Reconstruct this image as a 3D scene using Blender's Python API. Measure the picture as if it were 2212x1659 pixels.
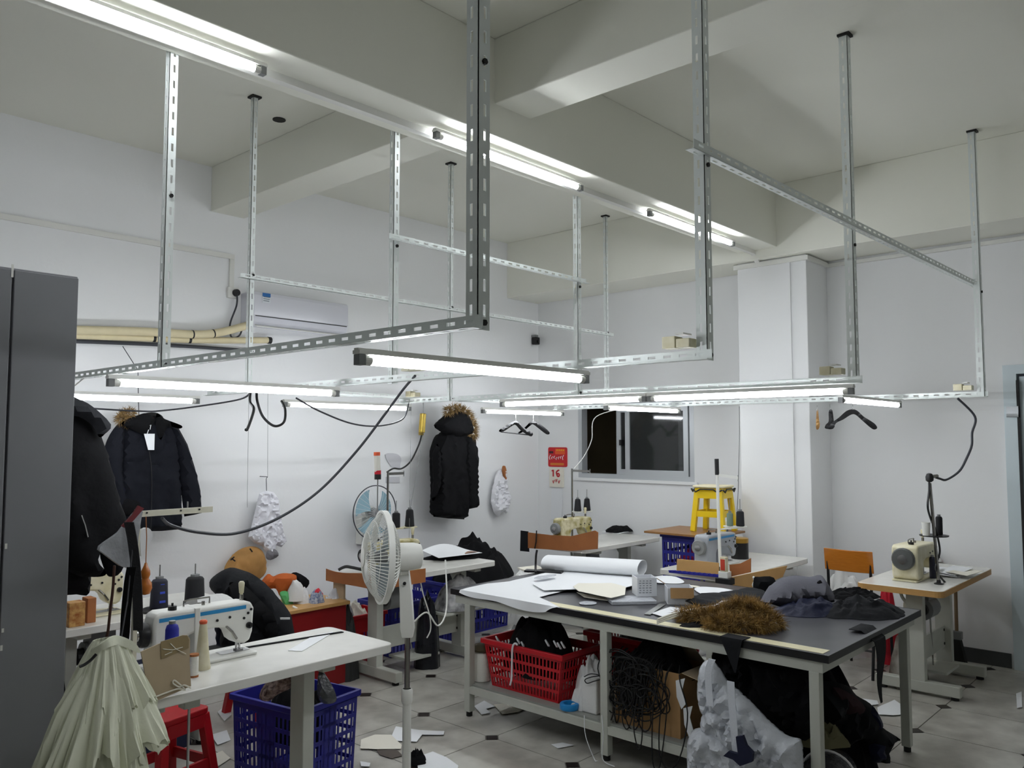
import bpy, bmesh, math, random
from math import sin, cos, pi, radians, sqrt, atan, atan2
from mathutils import Vector, Matrix, noise, geometry

# ------------------------------------------------------------------ scene, camera, world, exposure
scene = bpy.context.scene
for o in list(bpy.data.objects):
    bpy.data.objects.remove(o)
COL = scene.collection
FPX = 1771.0                                   # focal length in pixels of the 2212 x 1659 frame
PITCH = atan(118.5 / FPX)
YAW = radians(42.4)
EYE = Vector((0, 0, 1.75))
FWD = Vector((cos(YAW) * cos(PITCH), sin(YAW) * cos(PITCH), sin(PITCH)))
RGT = Vector((sin(YAW), -cos(YAW), 0))
UPV = RGT.cross(FWD)
cam_d = bpy.data.cameras.new('camera')
cam_d.sensor_width = 36.0
cam_d.lens = FPX / 2212 * 36.0
cam_d.clip_start = 0.02
cam = bpy.data.objects.new('camera', cam_d)
COL.objects.link(cam)
cam.matrix_world = Matrix((
    (RGT.x, UPV.x, -FWD.x, EYE.x),
    (RGT.y, UPV.y, -FWD.y, EYE.y),
    (RGT.z, UPV.z, -FWD.z, EYE.z),
    (0, 0, 0, 1)))
scene.camera = cam
world = bpy.data.worlds.new('world')
scene.world = world
world.use_nodes = True
world.node_tree.nodes['Background'].inputs[0].default_value = (0.012, 0.013, 0.016, 1)
world.node_tree.nodes['Background'].inputs[1].default_value = 1.0
scene.view_settings.view_transform = 'Standard'
scene.view_settings.look = 'None'
scene.view_settings.gamma = 1.0
scene.view_settings.use_curve_mapping = False
scene.view_settings.exposure = 0.5
LAMP_POWER = 31.0                              # emission strength of the fluorescent tubes

# ------------------------------------------------------------------ helpers
def ray(px, py):
    return FWD + RGT * ((px - 1106) / FPX) - UPV * ((py - 829.5) / FPX)

def pt(px, py, X=None, Y=None, Z=None, d=None):
    """surveyed point: sight line through a photo point met with a real plane (or at a distance d)"""
    r = ray(px, py)
    if X is not None: t = (X - EYE.x) / r.x
    elif Y is not None: t = (Y - EYE.y) / r.y
    elif Z is not None: t = (Z - EYE.z) / r.z
    else: t = d
    return EYE + r * t

WM = {}                                        # world matrix of every object made here

def setp(o, label=None, cat=None, group=None, kind=None):
    if label: o['label'] = label
    if cat: o['category'] = cat
    if group: o['group'] = group
    if kind: o['kind'] = kind
    return o

def thing(name, label, cat, loc=(0, 0, 0), rz=0.0, group=None, kind=None):
    o = bpy.data.objects.new(name, None)
    o.empty_display_size = 0.1
    COL.objects.link(o)
    o.location = loc
    o.rotation_euler = (0, 0, rz)
    WM[o] = Matrix.Translation(Vector(loc)) @ Matrix.Rotation(rz, 4, 'Z')
    return setp(o, label, cat, group, kind)

MESHCACHE = {}
class MB:
    def __init__(s):
        s.v = []; s.f = []
    def add(s, vs, fs, M=None):
        n = len(s.v)
        for v in vs:
            v = Vector(v)
            s.v.append(M @ v if M else v)
        for f in fs:
            s.f.append([i + n for i in f])
        return s
    def box(s, x0, y0, z0, x1, y1, z1, M=None):
        return s.add([(x0,y0,z0),(x1,y0,z0),(x1,y1,z0),(x0,y1,z0),(x0,y0,z1),(x1,y0,z1),(x1,y1,z1),(x0,y1,z1)],
                     [(3,2,1,0),(4,5,6,7),(0,1,5,4),(1,2,6,5),(2,3,7,6),(3,0,4,7)], M)
    def cbox(s, c, sz, M=None):
        x, y, z = c; a, b, d = sz[0]/2, sz[1]/2, sz[2]/2
        return s.box(x-a, y-b, z-d, x+a, y+b, z+d, M)
    def frame(s, p, q, up=(0, 0, 1)):
        p = Vector(p); q = Vector(q); z = (q - p).normalized(); up = Vector(up)
        if abs(z.dot(up.normalized())) > .97: up = Vector((1, 0, 0)) if abs(z.x) < .9 else Vector((0, 1, 0))
        x = up.cross(z).normalized(); y = z.cross(x)
        return Matrix(((x.x,y.x,z.x,p.x),(x.y,y.y,z.y,p.y),(x.z,y.z,z.z,p.z),(0,0,0,1))), (q - p).length
    def bar(s, p, q, w, h, up=(0, 0, 1)):
        M, L = s.frame(p, q, up)
        return s.box(-w/2, -h/2, 0, w/2, h/2, L, M)
    def cyl(s, p, q, r0, r1=None, n=12):
        if r1 is None: r1 = r0
        M, L = s.frame(p, q)
        vs = []; fs = []
        for k, (r, z) in enumerate(((r0, 0), (r1, L))):
            for i in range(n):
                a = 2*pi*i/n; vs.append((r*cos(a), r*sin(a), z))
        for i in range(n):
            j = (i+1) % n; fs.append((i, j, n+j, n+i))
        fs.append(tuple(range(n-1, -1, -1))); fs.append(tuple(range(n, 2*n)))
        return s.add(vs, fs, M)
    def tube(s, pts, r, n=6):
        pts = [Vector(p) for p in pts]
        vs = []; fs = []; m = len(pts); x = None
        for k, p in enumerate(pts):
            t = (pts[min(k+1, m-1)] - pts[max(k-1, 0)])
            if t.length < 1e-9: t = Vector((0, 0, 1))
            t.normalize()
            if x is None:
                u = Vector((0, 0, 1)) if abs(t.z) < .9 else Vector((1, 0, 0))
                x = u.cross(t).normalized()
            else:
                x = x - t * x.dot(t)
                if x.length < 1e-6: x = Vector((1, 0, 0)).cross(t)
                x.normalize()
            y = t.cross(x)
            rr = r[k] if isinstance(r, (list, tuple)) else r
            for i in range(n):
                a = 2*pi*i/n; vs.append(p + x*(rr*cos(a)) + y*(rr*sin(a)))
        for k in range(m-1):
            for i in range(n):
                j = (i+1) % n; fs.append((k*n+i, k*n+j, (k+1)*n+j, (k+1)*n+i))
        fs.append(tuple(range(n-1, -1, -1))); fs.append(tuple(range((m-1)*n, m*n)))
        return s.add(vs, fs)
    def lathe(s, prof, n=16, M=None):
        vs = []; fs = []; m = len(prof)
        for r, z in prof:
            for i in range(n):
                a = 2*pi*i/n; vs.append((r*cos(a), r*sin(a), z))
        for k in range(m-1):
            for i in range(n):
                j = (i+1) % n; fs.append((k*n+i, k*n+j, (k+1)*n+j, (k+1)*n+i))
        fs.append(tuple(range(n-1, -1, -1))); fs.append(tuple(range((m-1)*n, m*n)))
        return s.add(vs, fs, M)
    def prism(s, poly, z0, z1, M=None):
        n = len(poly)
        vs = [(p[0], p[1], z0) for p in poly] + [(p[0], p[1], z1) for p in poly]
        fs = [tuple(range(n-1, -1, -1)), tuple(range(n, 2*n))]
        for i in range(n):
            j = (i+1) % n; fs.append((i, j, n+j, n+i))
        return s.add(vs, fs, M)
    def grid(s, fn, nu, nv):
        n = len(s.v)
        for i in range(nu+1):
            for j in range(nv+1):
                s.v.append(Vector(fn(i/nu, j/nv)))
        for i in range(nu):
            for j in range(nv):
                a = n+i*(nv+1)+j; s.f.append([a, a+nv+1, a+nv+2, a+1])
        return s
    def sheet(s, fn, nu, nv, th, axis=None):
        """grid with a thickness: the back is offset along the surface normal"""
        P = [[Vector(fn(i/nu, j/nv)) for j in range(nv+1)] for i in range(nu+1)]
        n = len(s.v); N = (nu+1)*(nv+1)
        back = []
        for i in range(nu+1):
            for j in range(nv+1):
                a = P[min(i+1,nu)][j] - P[max(i-1,0)][j]; b = P[i][min(j+1,nv)] - P[i][max(j-1,0)]
                m = Vector(axis) if axis else a.cross(b)
                if m.length > 0: m = m.normalized()
                s.v.append(P[i][j]); back.append(P[i][j] - m*th)
        s.v += back
        idx = lambda i, j: n+i*(nv+1)+j
        for i in range(nu):
            for j in range(nv):
                q = [idx(i,j), idx(i+1,j), idx(i+1,j+1), idx(i,j+1)]
                s.f.append(q); s.f.append([k+N for k in reversed(q)])
        rim = [idx(i,0) for i in range(nu+1)] + [idx(nu,j) for j in range(1,nv+1)] + [idx(i,nv) for i in range(nu-1,-1,-1)] + [idx(0,j) for j in range(nv-1,0,-1)]
        for k in range(len(rim)):
            a, b = rim[k], rim[(k+1) % len(rim)]
            s.f.append([b, a, a+N, b+N])
        return s
    def inflate(s, poly, thick, fn, sp=.03, edge=.06, fold=.0, fscale=6.0, seed=0, flat=0.0):
        """solid cushion-like body over the outline poly (u,v); fn(u,v,w) places it; thickness falls to the rim"""
        P = [Vector((p[0], p[1])) for p in poly]
        bd = []
        for i, p in enumerate(P):
            q = P[(i+1) % len(P)]; L = (q-p).length; k = max(1, int(L/sp+.5))
            for a in range(k): bd.append(p.lerp(q, a/k))
        nb = len(bd)
        def inside(x, y):
            c = False; j = nb-1
            for i in range(nb):
                a, b = bd[i], bd[j]
                if (a.y > y) != (b.y > y) and x < (b.x-a.x)*(y-a.y)/(b.y-a.y)+a.x: c = not c
                j = i
            return c
        def dist(p):
            return min((p-(bd[i]+(bd[(i+1)%nb]-bd[i])*max(0,min(1,(p-bd[i]).dot(bd[(i+1)%nb]-bd[i])/max(1e-9,(bd[(i+1)%nb]-bd[i]).length_squared))))).length for i in range(nb))
        xs = [p.x for p in bd]; ys = [p.y for p in bd]
        inn = []
        y = min(ys)+sp*.5; row = 0
        while y < max(ys):
            x = min(xs)+sp*(.25 if row % 2 else .75)
            while x < max(xs):
                if inside(x, y) and dist(Vector((x, y))) > sp*.55: inn.append(Vector((x, y)))
                x += sp
            y += sp*.87; row += 1
        vs, es, fs, ov, oe, of = geometry.delaunay_2d_cdt(bd+inn, [], [list(range(nb))], 1, 1e-6)
        n = len(s.v); F = {}; B = {}
        if thick <= .012:                       # a thin sheet: even thickness, closed rim
            for i, v in enumerate(vs):
                w = fold*noise.noise(Vector((v.x*fscale+seed*7.3, v.y*fscale, seed*3.1))) if fold else 0
                F[i] = len(s.v); s.v.append(Vector(fn(v.x, v.y, thick+w)))
                B[i] = len(s.v); s.v.append(Vector(fn(v.x, v.y, -thick+w)))
            cnt = {}
            for f in fs:
                s.f.append([F[i] for i in f]); s.f.append([B[i] for i in reversed(f)])
                for k in range(len(f)):
                    e = (f[k], f[(k+1) % len(f)]); cnt[e] = 1
            for (a, b) in list(cnt):
                if (b, a) not in cnt: s.f.append([F[b], F[a], B[a], B[b]])
            return s
        for i, v in enumerate(vs):
            d = dist(v); t = min(d/edge, 1); f = thick*sqrt(max(0, 1-(1-t)**2))
            w = 0
            if fold:
                q = Vector((v.x*fscale+seed*7.3, v.y*fscale*.6, seed*3.1))
                q += Vector((noise.noise(q*.7), noise.noise(q*.7+Vector((4,4,4))), 0))*.8
                w = fold*(noise.noise(q)*1.1 + 1.0*((1-abs(noise.noise(q*1.9)))**3-.45) + .35*((1-abs(noise.noise(q*4.3)))**3-.45))*t
            F[i] = len(s.v); s.v.append(Vector(fn(v.x, v.y, f+w)))
            if d < 1e-4: B[i] = F[i]
            else: B[i] = len(s.v); s.v.append(Vector(fn(v.x, v.y, -f*(1-flat)+w*.5*(1-flat))))
        for f in fs:
            s.f.append([F[i] for i in f]); s.f.append([B[i] for i in reversed(f)])
        return s
    def build(s, name, mat, parent=None, label=None, cat=None, group=None, kind=None, smooth=False, bevel=0, local=False, ang=40):
        me = bpy.data.meshes.new(name)
        vs = s.v
        o = bpy.data.objects.new(name, me)
        if parent is not None:
            if not local:
                inv = WM[parent].inverted(); vs = [inv @ v for v in vs]
            o.parent = parent; WM[o] = WM[parent].copy()
        else:
            x0 = min(v.x for v in vs); x1 = max(v.x for v in vs); y0 = min(v.y for v in vs); y1 = max(v.y for v in vs); z0 = min(v.z for v in vs)
            c = Vector(((x0+x1)/2, (y0+y1)/2, z0))
            vs = [v - c for v in vs]; o.location = c; WM[o] = Matrix.Translation(c)
        me.from_pydata([tuple(v) for v in vs], [], s.f)
        bm = bmesh.new(); bm.from_mesh(me)
        bmesh.ops.remove_doubles(bm, verts=bm.verts, dist=1e-6)
        bmesh.ops.recalc_face_normals(bm, faces=bm.faces)
        bm.to_mesh(me); bm.free()
        if smooth:
            for p in me.polygons: p.use_smooth = True
            me.set_sharp_from_angle(angle=radians(ang))
        if mat is not None:
            for m in (mat if isinstance(mat, (list, tuple)) else [mat]): me.materials.append(m)
        if bevel:
            b = o.modifiers.new('bevel', 'BEVEL'); b.width = bevel; b.segments = 2; b.limit_method = 'ANGLE'; b.angle_limit = radians(40)
        COL.objects.link(o)
        return setp(o, label, cat, group, kind)

def kids(o):
    return [c for c in bpy.data.objects if c.parent is o]

def copy_tree(o, parent=None, loc=None, rz=None):
    c = o.copy(); COL.objects.link(c)
    if parent is not None: c.parent = parent
    if loc is not None: c.location = loc
    if rz is not None: c.rotation_euler = (0, 0, rz)
    if parent is None:
        WM[c] = Matrix.Translation(Vector(c.location)) @ Matrix.Rotation(c.rotation_euler[2], 4, 'Z')
    else: WM[c] = WM[parent].copy()
    for k in kids(o): copy_tree(k, c)
    return c

def lin(c):
    return tuple(((x/255)/12.92 if x/255 <= .04045 else ((x/255+.055)/1.055)**2.4) for x in c)

MATS = {}
def mat(name, rgb, rough=.5, metal=0.0, vary=0.0, vscale=8.0, bump=0.0, bscale=60.0, rgb2=None, emit=0.0, alpha=1.0, trans=0.0, stretch=None, sheen=0.0, spec=.5, ior=1.45, subs=0.0):
    """procedural principled material; rgb in 0-255 sRGB; rgb2/vary mix a second tone in by noise"""
    if name in MATS: return MATS[name]
    m = bpy.data.materials.new(name); m.use_nodes = True
    nt = m.node_tree; b = nt.nodes['Principled BSDF']
    c = lin(rgb)
    b.inputs['Base Color'].default_value = (*c, 1)
    b.inputs['Roughness'].default_value = rough
    b.inputs['Metallic'].default_value = metal
    b.inputs['Specular IOR Level'].default_value = spec
    b.inputs['IOR'].default_value = ior
    b.inputs['Alpha'].default_value = alpha
    b.inputs['Transmission Weight'].default_value = trans
    b.inputs['Sheen Weight'].default_value = sheen
    tc = None
    def coords():
        nonlocal tc
        if tc is None:
            g = nt.nodes.new('ShaderNodeNewGeometry'); mp = nt.nodes.new('ShaderNodeMapping')
            nt.links.new(g.outputs['Position'], mp.inputs['Vector'])
            if stretch: mp.inputs['Scale'].default_value = stretch
            tc = mp.outputs['Vector']
        return tc
    if vary or rgb2:
        n = nt.nodes.new('ShaderNodeTexNoise'); n.inputs['Scale'].default_value = vscale; n.inputs['Detail'].default_value = 5
        nt.links.new(coords(), n.inputs['Vector'])
        r = nt.nodes.new('ShaderNodeMapRange'); r.inputs['From Min'].default_value = .35; r.inputs['From Max'].default_value = .65
        nt.links.new(n.outputs['Fac'], r.inputs['Value'])
        mx = nt.nodes.new('ShaderNodeMix'); mx.data_type = 'RGBA'
        c2 = lin(rgb2) if rgb2 else tuple(max(0, x*(1-vary)) for x in c)
        mx.inputs[6].default_value = (*c, 1); mx.inputs[7].default_value = (*c2, 1)
        nt.links.new(r.outputs['Result'], mx.inputs[0]); nt.links.new(mx.outputs[2], b.inputs['Base Color'])
    if bump:
        n = nt.nodes.new('ShaderNodeTexNoise'); n.inputs['Scale'].default_value = bscale; n.inputs['Detail'].default_value = 4
        nt.links.new(coords(), n.inputs['Vector'])
        bp = nt.nodes.new('ShaderNodeBump'); bp.inputs['Strength'].default_value = bump; bp.inputs['Distance'].default_value = .01
        nt.links.new(n.outputs['Fac'], bp.inputs['Height']); nt.links.new(bp.outputs['Normal'], b.inputs['Normal'])
    if emit:
        b.inputs['Emission Color'].default_value = (*c, 1); b.inputs['Emission Strength'].default_value = emit
    MATS[name] = m
    return m

def text_mesh(txt, size):
    cu = bpy.data.curves.new('lettering', 'FONT'); cu.body = txt; cu.size = size; cu.extrude = .0004; cu.offset = size*.035; cu.align_x = 'CENTER'; cu.align_y = 'CENTER'
    o = bpy.data.objects.new('lettering', cu); COL.objects.link(o)
    dg = bpy.context.evaluated_depsgraph_get(); dg.update()
    me = o.evaluated_get(dg).to_mesh()
    vs = [v.co.copy() for v in me.vertices]; fs = [list(p.vertices) for p in me.polygons]
    bpy.data.objects.remove(o); bpy.data.curves.remove(cu)
    return vs, fs

def smoothpath(pts, k=6):
    """Catmull-Rom through the given 3D points"""
    pts = [Vector(p) for p in pts]; out = []
    for i in range(len(pts)-1):
        p0 = pts[max(i-1,0)]; p1 = pts[i]; p2 = pts[i+1]; p3 = pts[min(i+2,len(pts)-1)]
        for a in range(k):
            t = a/k
            out.append(.5*((2*p1)+(p2-p0)*t+(2*p0-5*p1+4*p2-p3)*t*t+(3*p1-p0-3*p2+p3)*t**3))
    out.append(pts[-1])
    return out

# ------------------------------------------------------------------ materials
WALL = mat('wall_paint', (237, 238, 238), .75, bump=.08, bscale=35)
CEIL = mat('ceiling_paint', (239, 239, 228), .85, bump=.06, bscale=30)
TILE = mat('floor_tile', (198, 196, 187), .3, rgb2=(156, 153, 145), vscale=4.2, bump=.05, bscale=25)
GROUT = mat('floor_grout', (128, 125, 118), .8, vary=.2, vscale=3)
INSET = mat('inset_tile', (38, 30, 28), .35)
SKIRT = mat('skirting_tile', (74, 76, 76), .35, vary=.15)
STEELW = mat('white_painted_steel', (230, 236, 233), .45, vary=.05, vscale=5)
GALV = mat('galvanised_steel', (150, 152, 150), .4, metal=.6)
PVC = mat('white_pvc', (228, 228, 222), .5)
DARKP = mat('black_plastic', (22, 22, 24), .45)
GREYP = mat('grey_plastic', (128, 130, 130), .5)
WHITEP = mat('white_plastic', (232, 232, 226), .35)
CREAMP = mat('cream_enamel', (224, 218, 192), .35, rgb2=(206, 198, 160), vscale=14)
DIRTY = mat('oily_cream_enamel', (214, 208, 176), .4, rgb2=(150, 138, 70), vscale=16)
BLUEP = mat('sky_blue_plastic', (48, 140, 196), .35)
STEEL = mat('bright_steel', (190, 190, 190), .25, metal=1.0)
CHROME = mat('dark_chrome', (150, 148, 144), .2, metal=1.0)
ALU = mat('aluminium', (196, 200, 203), .4, metal=.35)
TOPW = mat('white_laminate', (228, 227, 220), .22, vary=.06, vscale=9)
TABLEG = mat('grey_enamel', (196, 198, 188), .45, vary=.08, vscale=6)
WOODE = mat('pale_wood_edge', (196, 152, 92), .45, vary=.15, vscale=20, stretch=(1, 1, 12))
KRAFT = mat('kraft_cardboard', (176, 138, 92), .8, vary=.12, vscale=9)
KRAFTD = mat('brown_cardboard', (166, 104, 58), .7, vary=.12, vscale=7)
KRAFTL = mat('pale_cardboard', (186, 168, 140), .8, vary=.08, vscale=7)
PAPER = mat('white_paper', (236, 238, 240), .7)
PAPERC = mat('cream_paper', (232, 228, 214), .75)
BLACKF = mat('black_fabric', (15, 15, 17), .9, bump=.25, bscale=45, spec=.2)
BLACKF2 = mat('charcoal_fabric', (28, 29, 32), .85, bump=.25, bscale=45, spec=.25)
NAVYF = mat('navy_fabric', (18, 24, 52), .6, bump=.2, bscale=40, spec=.4)
NAVYCOAT = mat('dark_navy_coat_cloth', (18, 20, 28), .85, bump=.2, bscale=45, spec=.25)
GREYF = mat('grey_fabric', (96, 96, 104), .8, bump=.2, bscale=60, spec=.3)
WHITEF = mat('white_fabric', (222, 222, 220), .85, bump=.2, bscale=45)
WINEF = mat('dark_wine_fabric', (48, 26, 30), .85, bump=.15)
TULLE = mat('cream_tulle', (232, 234, 212), .8, bump=.12, bscale=50)
FUR = mat('brown_fur', (178, 142, 76), .75, rgb2=(92, 66, 26), vscale=22)
FURT = mat('tan_fur', (168, 138, 88), .7, rgb2=(104, 80, 46), vscale=40)
CRATEB = mat('blue_crate_plastic', (38, 40, 140), .42, vary=.1, vscale=5)
CRATER = mat('red_crate_plastic', (196, 24, 36), .4, vary=.08, vscale=5)
REDP = mat('red_plastic', (176, 14, 26), .35)
DREDP = mat('dark_red_lacquer', (128, 14, 18), .35)
YELP = mat('yellow_plastic', (232, 198, 26), .35)
CLEAR = mat('clear_plastic_film', (216, 220, 227), .16, bump=1.0, bscale=30, alpha=.8)
ORANGEW = mat('glossy_orange_plywood', (184, 112, 38), .18, vary=.12, vscale=18, stretch=(1, 1, 8))
CABG = mat('dark_grey_cabinet_enamel', (128, 129, 133), .42, vary=.05, vscale=2)
BEIGE = mat('beige_insulation', (226, 214, 176), .7, vary=.08, vscale=9)
RUBBER = mat('black_rubber', (14, 14, 14), .6)
CABLE = mat('grey_cable', (58, 60, 66), .5)
GLOW = mat('lit_fluorescent_tube', (245, 249, 255), .4, emit=LAMP_POWER)
TABDARK = mat('dark_grey_laminate', (74, 74, 78), .32, rgb2=(62, 62, 66), vscale=5)
TABEDGE = mat('black_edge_band', (26, 26, 28), .4)
TABSTRIP = mat('pale_yellow_laminate', (222, 214, 176), .4)
ORANGEF = mat('rust_orange_cloth', (188, 92, 34), .8, bump=.15)
GREENF = mat('green_cloth', (92, 176, 108), .8, bump=.15)
REDF = mat('red_cloth', (200, 30, 50), .7, bump=.15)
DOORB = mat('pale_blue_grey_aluminium', (200, 212, 216), .4, metal=.1)
GLASS = mat('dark_window_glass', (60, 62, 62), .06, alpha=.55, spec=.6)
SCREENM = mat('grey_insect_screen', (92, 92, 90), .7, alpha=.8)

# ================================================================== THE SETTING
XB, YA, ZC = 7.30, 6.25, 3.97
X0, Y0 = -2.6, -2.6

fl = MB().box(X0, Y0, -.08, XB+.15, YA+.1, -.006).build('floor', GROUT, kind='structure')
proto_t = proto_i = None
G, K = .003, .05
hs = .3-G
octo = [(-hs+K, -hs), (hs-K, -hs), (hs, -hs+K), (hs, hs-K), (hs-K, hs), (-hs+K, hs), (-hs, hs-K), (-hs, -hs+K)]
for i in range(-10, 7):
    for j in range(-9, 6):
        cx, cy = 3.57+.6*i+.3, 2.82+.6*j+.3
        c = Vector((cx, cy, -.012)); d = (c-EYE); f = d.dot(FWD)
        if not (X0-.3 < cx < XB+.3 and Y0-.3 < cy < YA+.3): continue
        if proto_t is None:
            proto_t = MB().prism(octo, 0, .012).build('tile', TILE, fl, local=True); o = proto_t
        else:
            o = proto_t.copy(); COL.objects.link(o)
        o.location = c - fl.location
        if cx-.3 < XB and cy-.3 < YA:
            if proto_i is None:
                k = K-.004
                proto_i = MB().prism([(-k,0),(0,-k),(k,0),(0,k)], 0, .0125).build('inset_tile', INSET, fl, local=True); o = proto_i
            else:
                o = proto_i.copy(); COL.objects.link(o)
            o.location = Vector((cx-.3, cy-.3, -.012)) - fl.location

MB().box(X0, YA, 0, XB+.15, YA+.12, ZC).build('wall_left', WALL, kind='structure')
MB().box(X0-.12, Y0-.12, 0, X0, YA+.12, ZC).build('wall_near_left', WALL, kind='structure')
MB().box(X0, Y0-.12, 0, XB+.15, Y0, ZC).build('wall_near_right', WALL, kind='structure')
MB().box(X0-.12, Y0-.12, ZC, XB+.15, YA+.12, ZC+.12).build('ceiling', CEIL, kind='structure')
# right wall with the window and the doorway cut out
WY0, WY1, WZ0, WZ1 = 4.20, 5.66, 1.32, 2.14
DY0, DY1, DZ1 = .45, 1.47, 2.32
w = MB()
w.box(XB, WY1, 0, XB+.15, YA, ZC)
w.box(XB, WY0, 0, XB+.15, WY1, WZ0); w.box(XB, WY0, WZ1, XB+.15, WY1, ZC)
w.box(XB, DY1, 0, XB+.15, WY0, ZC)
w.box(XB, DY0, DZ1, XB+.15, DY1, ZC)
w.box(XB, Y0, 0, XB+.15, DY0, ZC)
w.build('wall_right', WALL, kind='structure')
# beams, column and ledges
MB().box(X0, 3.05, 3.42, 6.86, 3.42, ZC).build('trim_1', CEIL, kind='structure', bevel=.006)
MB().box(3.2, Y0, 3.6, 3.5, YA, ZC).build('trim_2', CEIL, kind='structure', bevel=.006)
MB().box(6.76, Y0, 3.34, XB, YA, ZC).build('trim_3', CEIL, kind='structure', bevel=.006)
MB().box(6.85, 2.83, 0, XB, 3.47, 3.34).build('trim_4', WALL, kind='structure', bevel=.006)
tr = MB()
tr.box(6.825, 2.805, 3.285, 6.85, 3.495, 3.325); tr.box(6.85, 2.805, 3.285, 7.27, 2.83, 3.325)
tr.box(7.27, DY0, 3.285, XB, 2.83, 3.315)
tr.build('trim_5', PVC, kind='structure')
a = pt(1708, 800, X=6.84)
MB().box(6.835, a.y-.014, 0, 6.85, a.y+.014, 3.285).build('trim_6', WALL, kind='structure')
# cable duct under the long beam, surface duct on the left wall
tr = MB(); tr.box(X0, 3.245, 3.385, 6.75, 3.285, 3.42); tr.bar((6.75, 3.265, 3.402), (6.83, 3.26, 3.33), .04, .03)
tr.build('trim_7', PVC, kind='structure')
p = pt(500, 542, Y=YA); q = pt(500, 628, Y=YA)
tr = MB(); tr.box(X0, YA-.018, 3.235, p.x+.02, YA, 3.275); tr.box(p.x-.02, YA-.018, q.z, p.x+.02, YA, 3.234)
tr.build('trim_8', PVC, kind='structure')
# skirting tiles
sk = MB(); sk.box(XB-.012, DY1+.02, 0, XB, 2.83, .11); sk.box(XB-.012, 3.47, 0, XB, YA, .11); sk.box(6.838, 2.818, 0, 6.85, 3.482, .11); sk.box(6.85, 2.818, 0, XB-.012, 2.83, .11)
sk.build('baseboard_right', SKIRT, kind='structure')
MB().box(X0, YA-.012, 0, XB-.012, YA, .11).build('baseboard_left', SKIRT, kind='structure')
# a small round hole in the left bay's ceiling slab
c = pt(603, 258, Z=ZC)
MB().cyl((c.x, c.y, ZC-.006), (c.x, c.y, ZC+.01), .045, n=14).build('ceiling_hole_cap', RUBBER, label='small dark hole cover in the ceiling beside the cross beam', cat='hole cover')

# the sliding window
W = thing('window_1', None, None, (XB, (WY0+WY1)/2, WZ0), kind='structure')
fr = MB(); t = .05
fr.box(XB+.0, WY0, WZ0, XB+.1, WY0+t, WZ1); fr.box(XB, WY1-t, WZ0, XB+.1, WY1, WZ1)
fr.box(XB, WY0+t, WZ0, XB+.1, WY1-t, WZ0+t); fr.box(XB, WY0+t, WZ1-t, XB+.1, WY1-t, WZ1)
fr.build('window_frame', ALU, W)
def sash(y0, y1, x, glassm, wdt=.055):
    s = MB(); z0, z1 = WZ0+t, WZ1-t
    s.box(x, y0, z0, x+.03, y0+wdt, z1); s.box(x, y1-wdt, z0, x+.03, y1, z1)
    s.box(x, y0+wdt, z0, x+.03, y1-wdt, z0+wdt); s.box(x, y0+wdt, z1-wdt, x+.03, y1-wdt, z1)
    so = s.build('sash', ALU, W)
    MB().box(x+.012, y0+wdt, z0+wdt, x+.017, y1-wdt, z1-wdt).build('pane', glassm, so)
    return so
ya = pt(1352, 960, X=XB+.02).y; yb = pt(1470, 960, X=XB+.02).y
s1 = sash(WY0+t+.02, ya, XB+.005, GLASS)                    # near sash, closed
s2 = sash(WY0+t+.1, ya+.14, XB+.045, GLASS)                 # second sash slid behind it
MB().box(XB+.085, WY0+t, WZ0+t, XB+.088, ya+.1, WZ1-t).build('insect_screen', SCREENM, W)
lk = MB(); lk.box(XB+.0, ya+.045, 1.68, XB+.045, ya+.075, 1.74); lk.build('latch', DARKP, s2)
MB().box(XB-.03, WY0-.04, WZ0-.03, XB+.0, WY1+.04, WZ0-.002).build('window_sill', WALL, W)
OUT = mat('brown_outside_wall', (96, 84, 58), .9, vary=.2, vscale=2)
MB().box(XB+1.1, WY0-1.5, 0, XB+1.2, WY1+3, 3.4).build('wall_outside', OUT, kind='structure')
MB().box(XB+.45, WY1-.42, 0, XB+.62, WY1-.25, 3.4).build('trim_9', OUT, kind='structure')

# the door at the right edge
D = thing('door_1', None, None, (XB, (DY0+DY1)/2, 0), kind='structure')
f = MB(); f.box(XB-.03, DY1-.09, 0, XB+.1, DY1, DZ1); f.box(XB-.03, DY0, 0, XB+.1, DY0+.09, DZ1); f.box(XB-.03, DY0+.09, DZ1-.07, XB+.1, DY1-.09, DZ1)
f.build('door_frame', DOORB, D)
f = MB(); y0, y1 = DY0+.1, DY1-.105
f.box(XB+.0, y1-.09, .02, XB+.045, y1, DZ1-.09); f.box(XB, y0, .02, XB+.045, y0+.09, DZ1-.09)
f.box(XB, y0+.09, .02, XB+.045, y1-.09, .14); f.box(XB, y0+.09, DZ1-.2, XB+.045, y1-.09, DZ1-.09); f.box(XB, y0+.09, 1.0, XB+.045, y1-.09, 1.08)
lf = f.build('door_leaf', DOORB, D)
MB().box(XB+.018, y0+.09, .14, XB+.026, y1-.09, 1.0).build('pane', GLASS, lf)
MB().box(XB+.018, y0+.09, 1.08, XB+.026, y1-.09, DZ1-.2).build('pane', GLASS, lf)
h = MB(); h.box(XB-.05, DY1-.10, 1.92, XB-.02, DY1-.02, 2.0); h.cyl((XB-.045, DY1-.1, 1.93), (XB-.045, DY1-.02, 1.93), .014); h.build('hinge', ALU, D)
h = MB(); h.box(XB-.035, DY1-.108, .2, XB-.029, DY1-.088, 2.2); h.build('rubber_seal', RUBBER, D)
h = MB(); h.cyl((XB-.05, DY1-.14, 1.05), (XB+.01, DY1-.14, 1.05), .012); h.bar((XB-.05, DY1-.14, 1.05), (XB-.05, DY1-.26, 1.05), .02, .025); h.build('door_handle', DARKP, lf)

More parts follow.
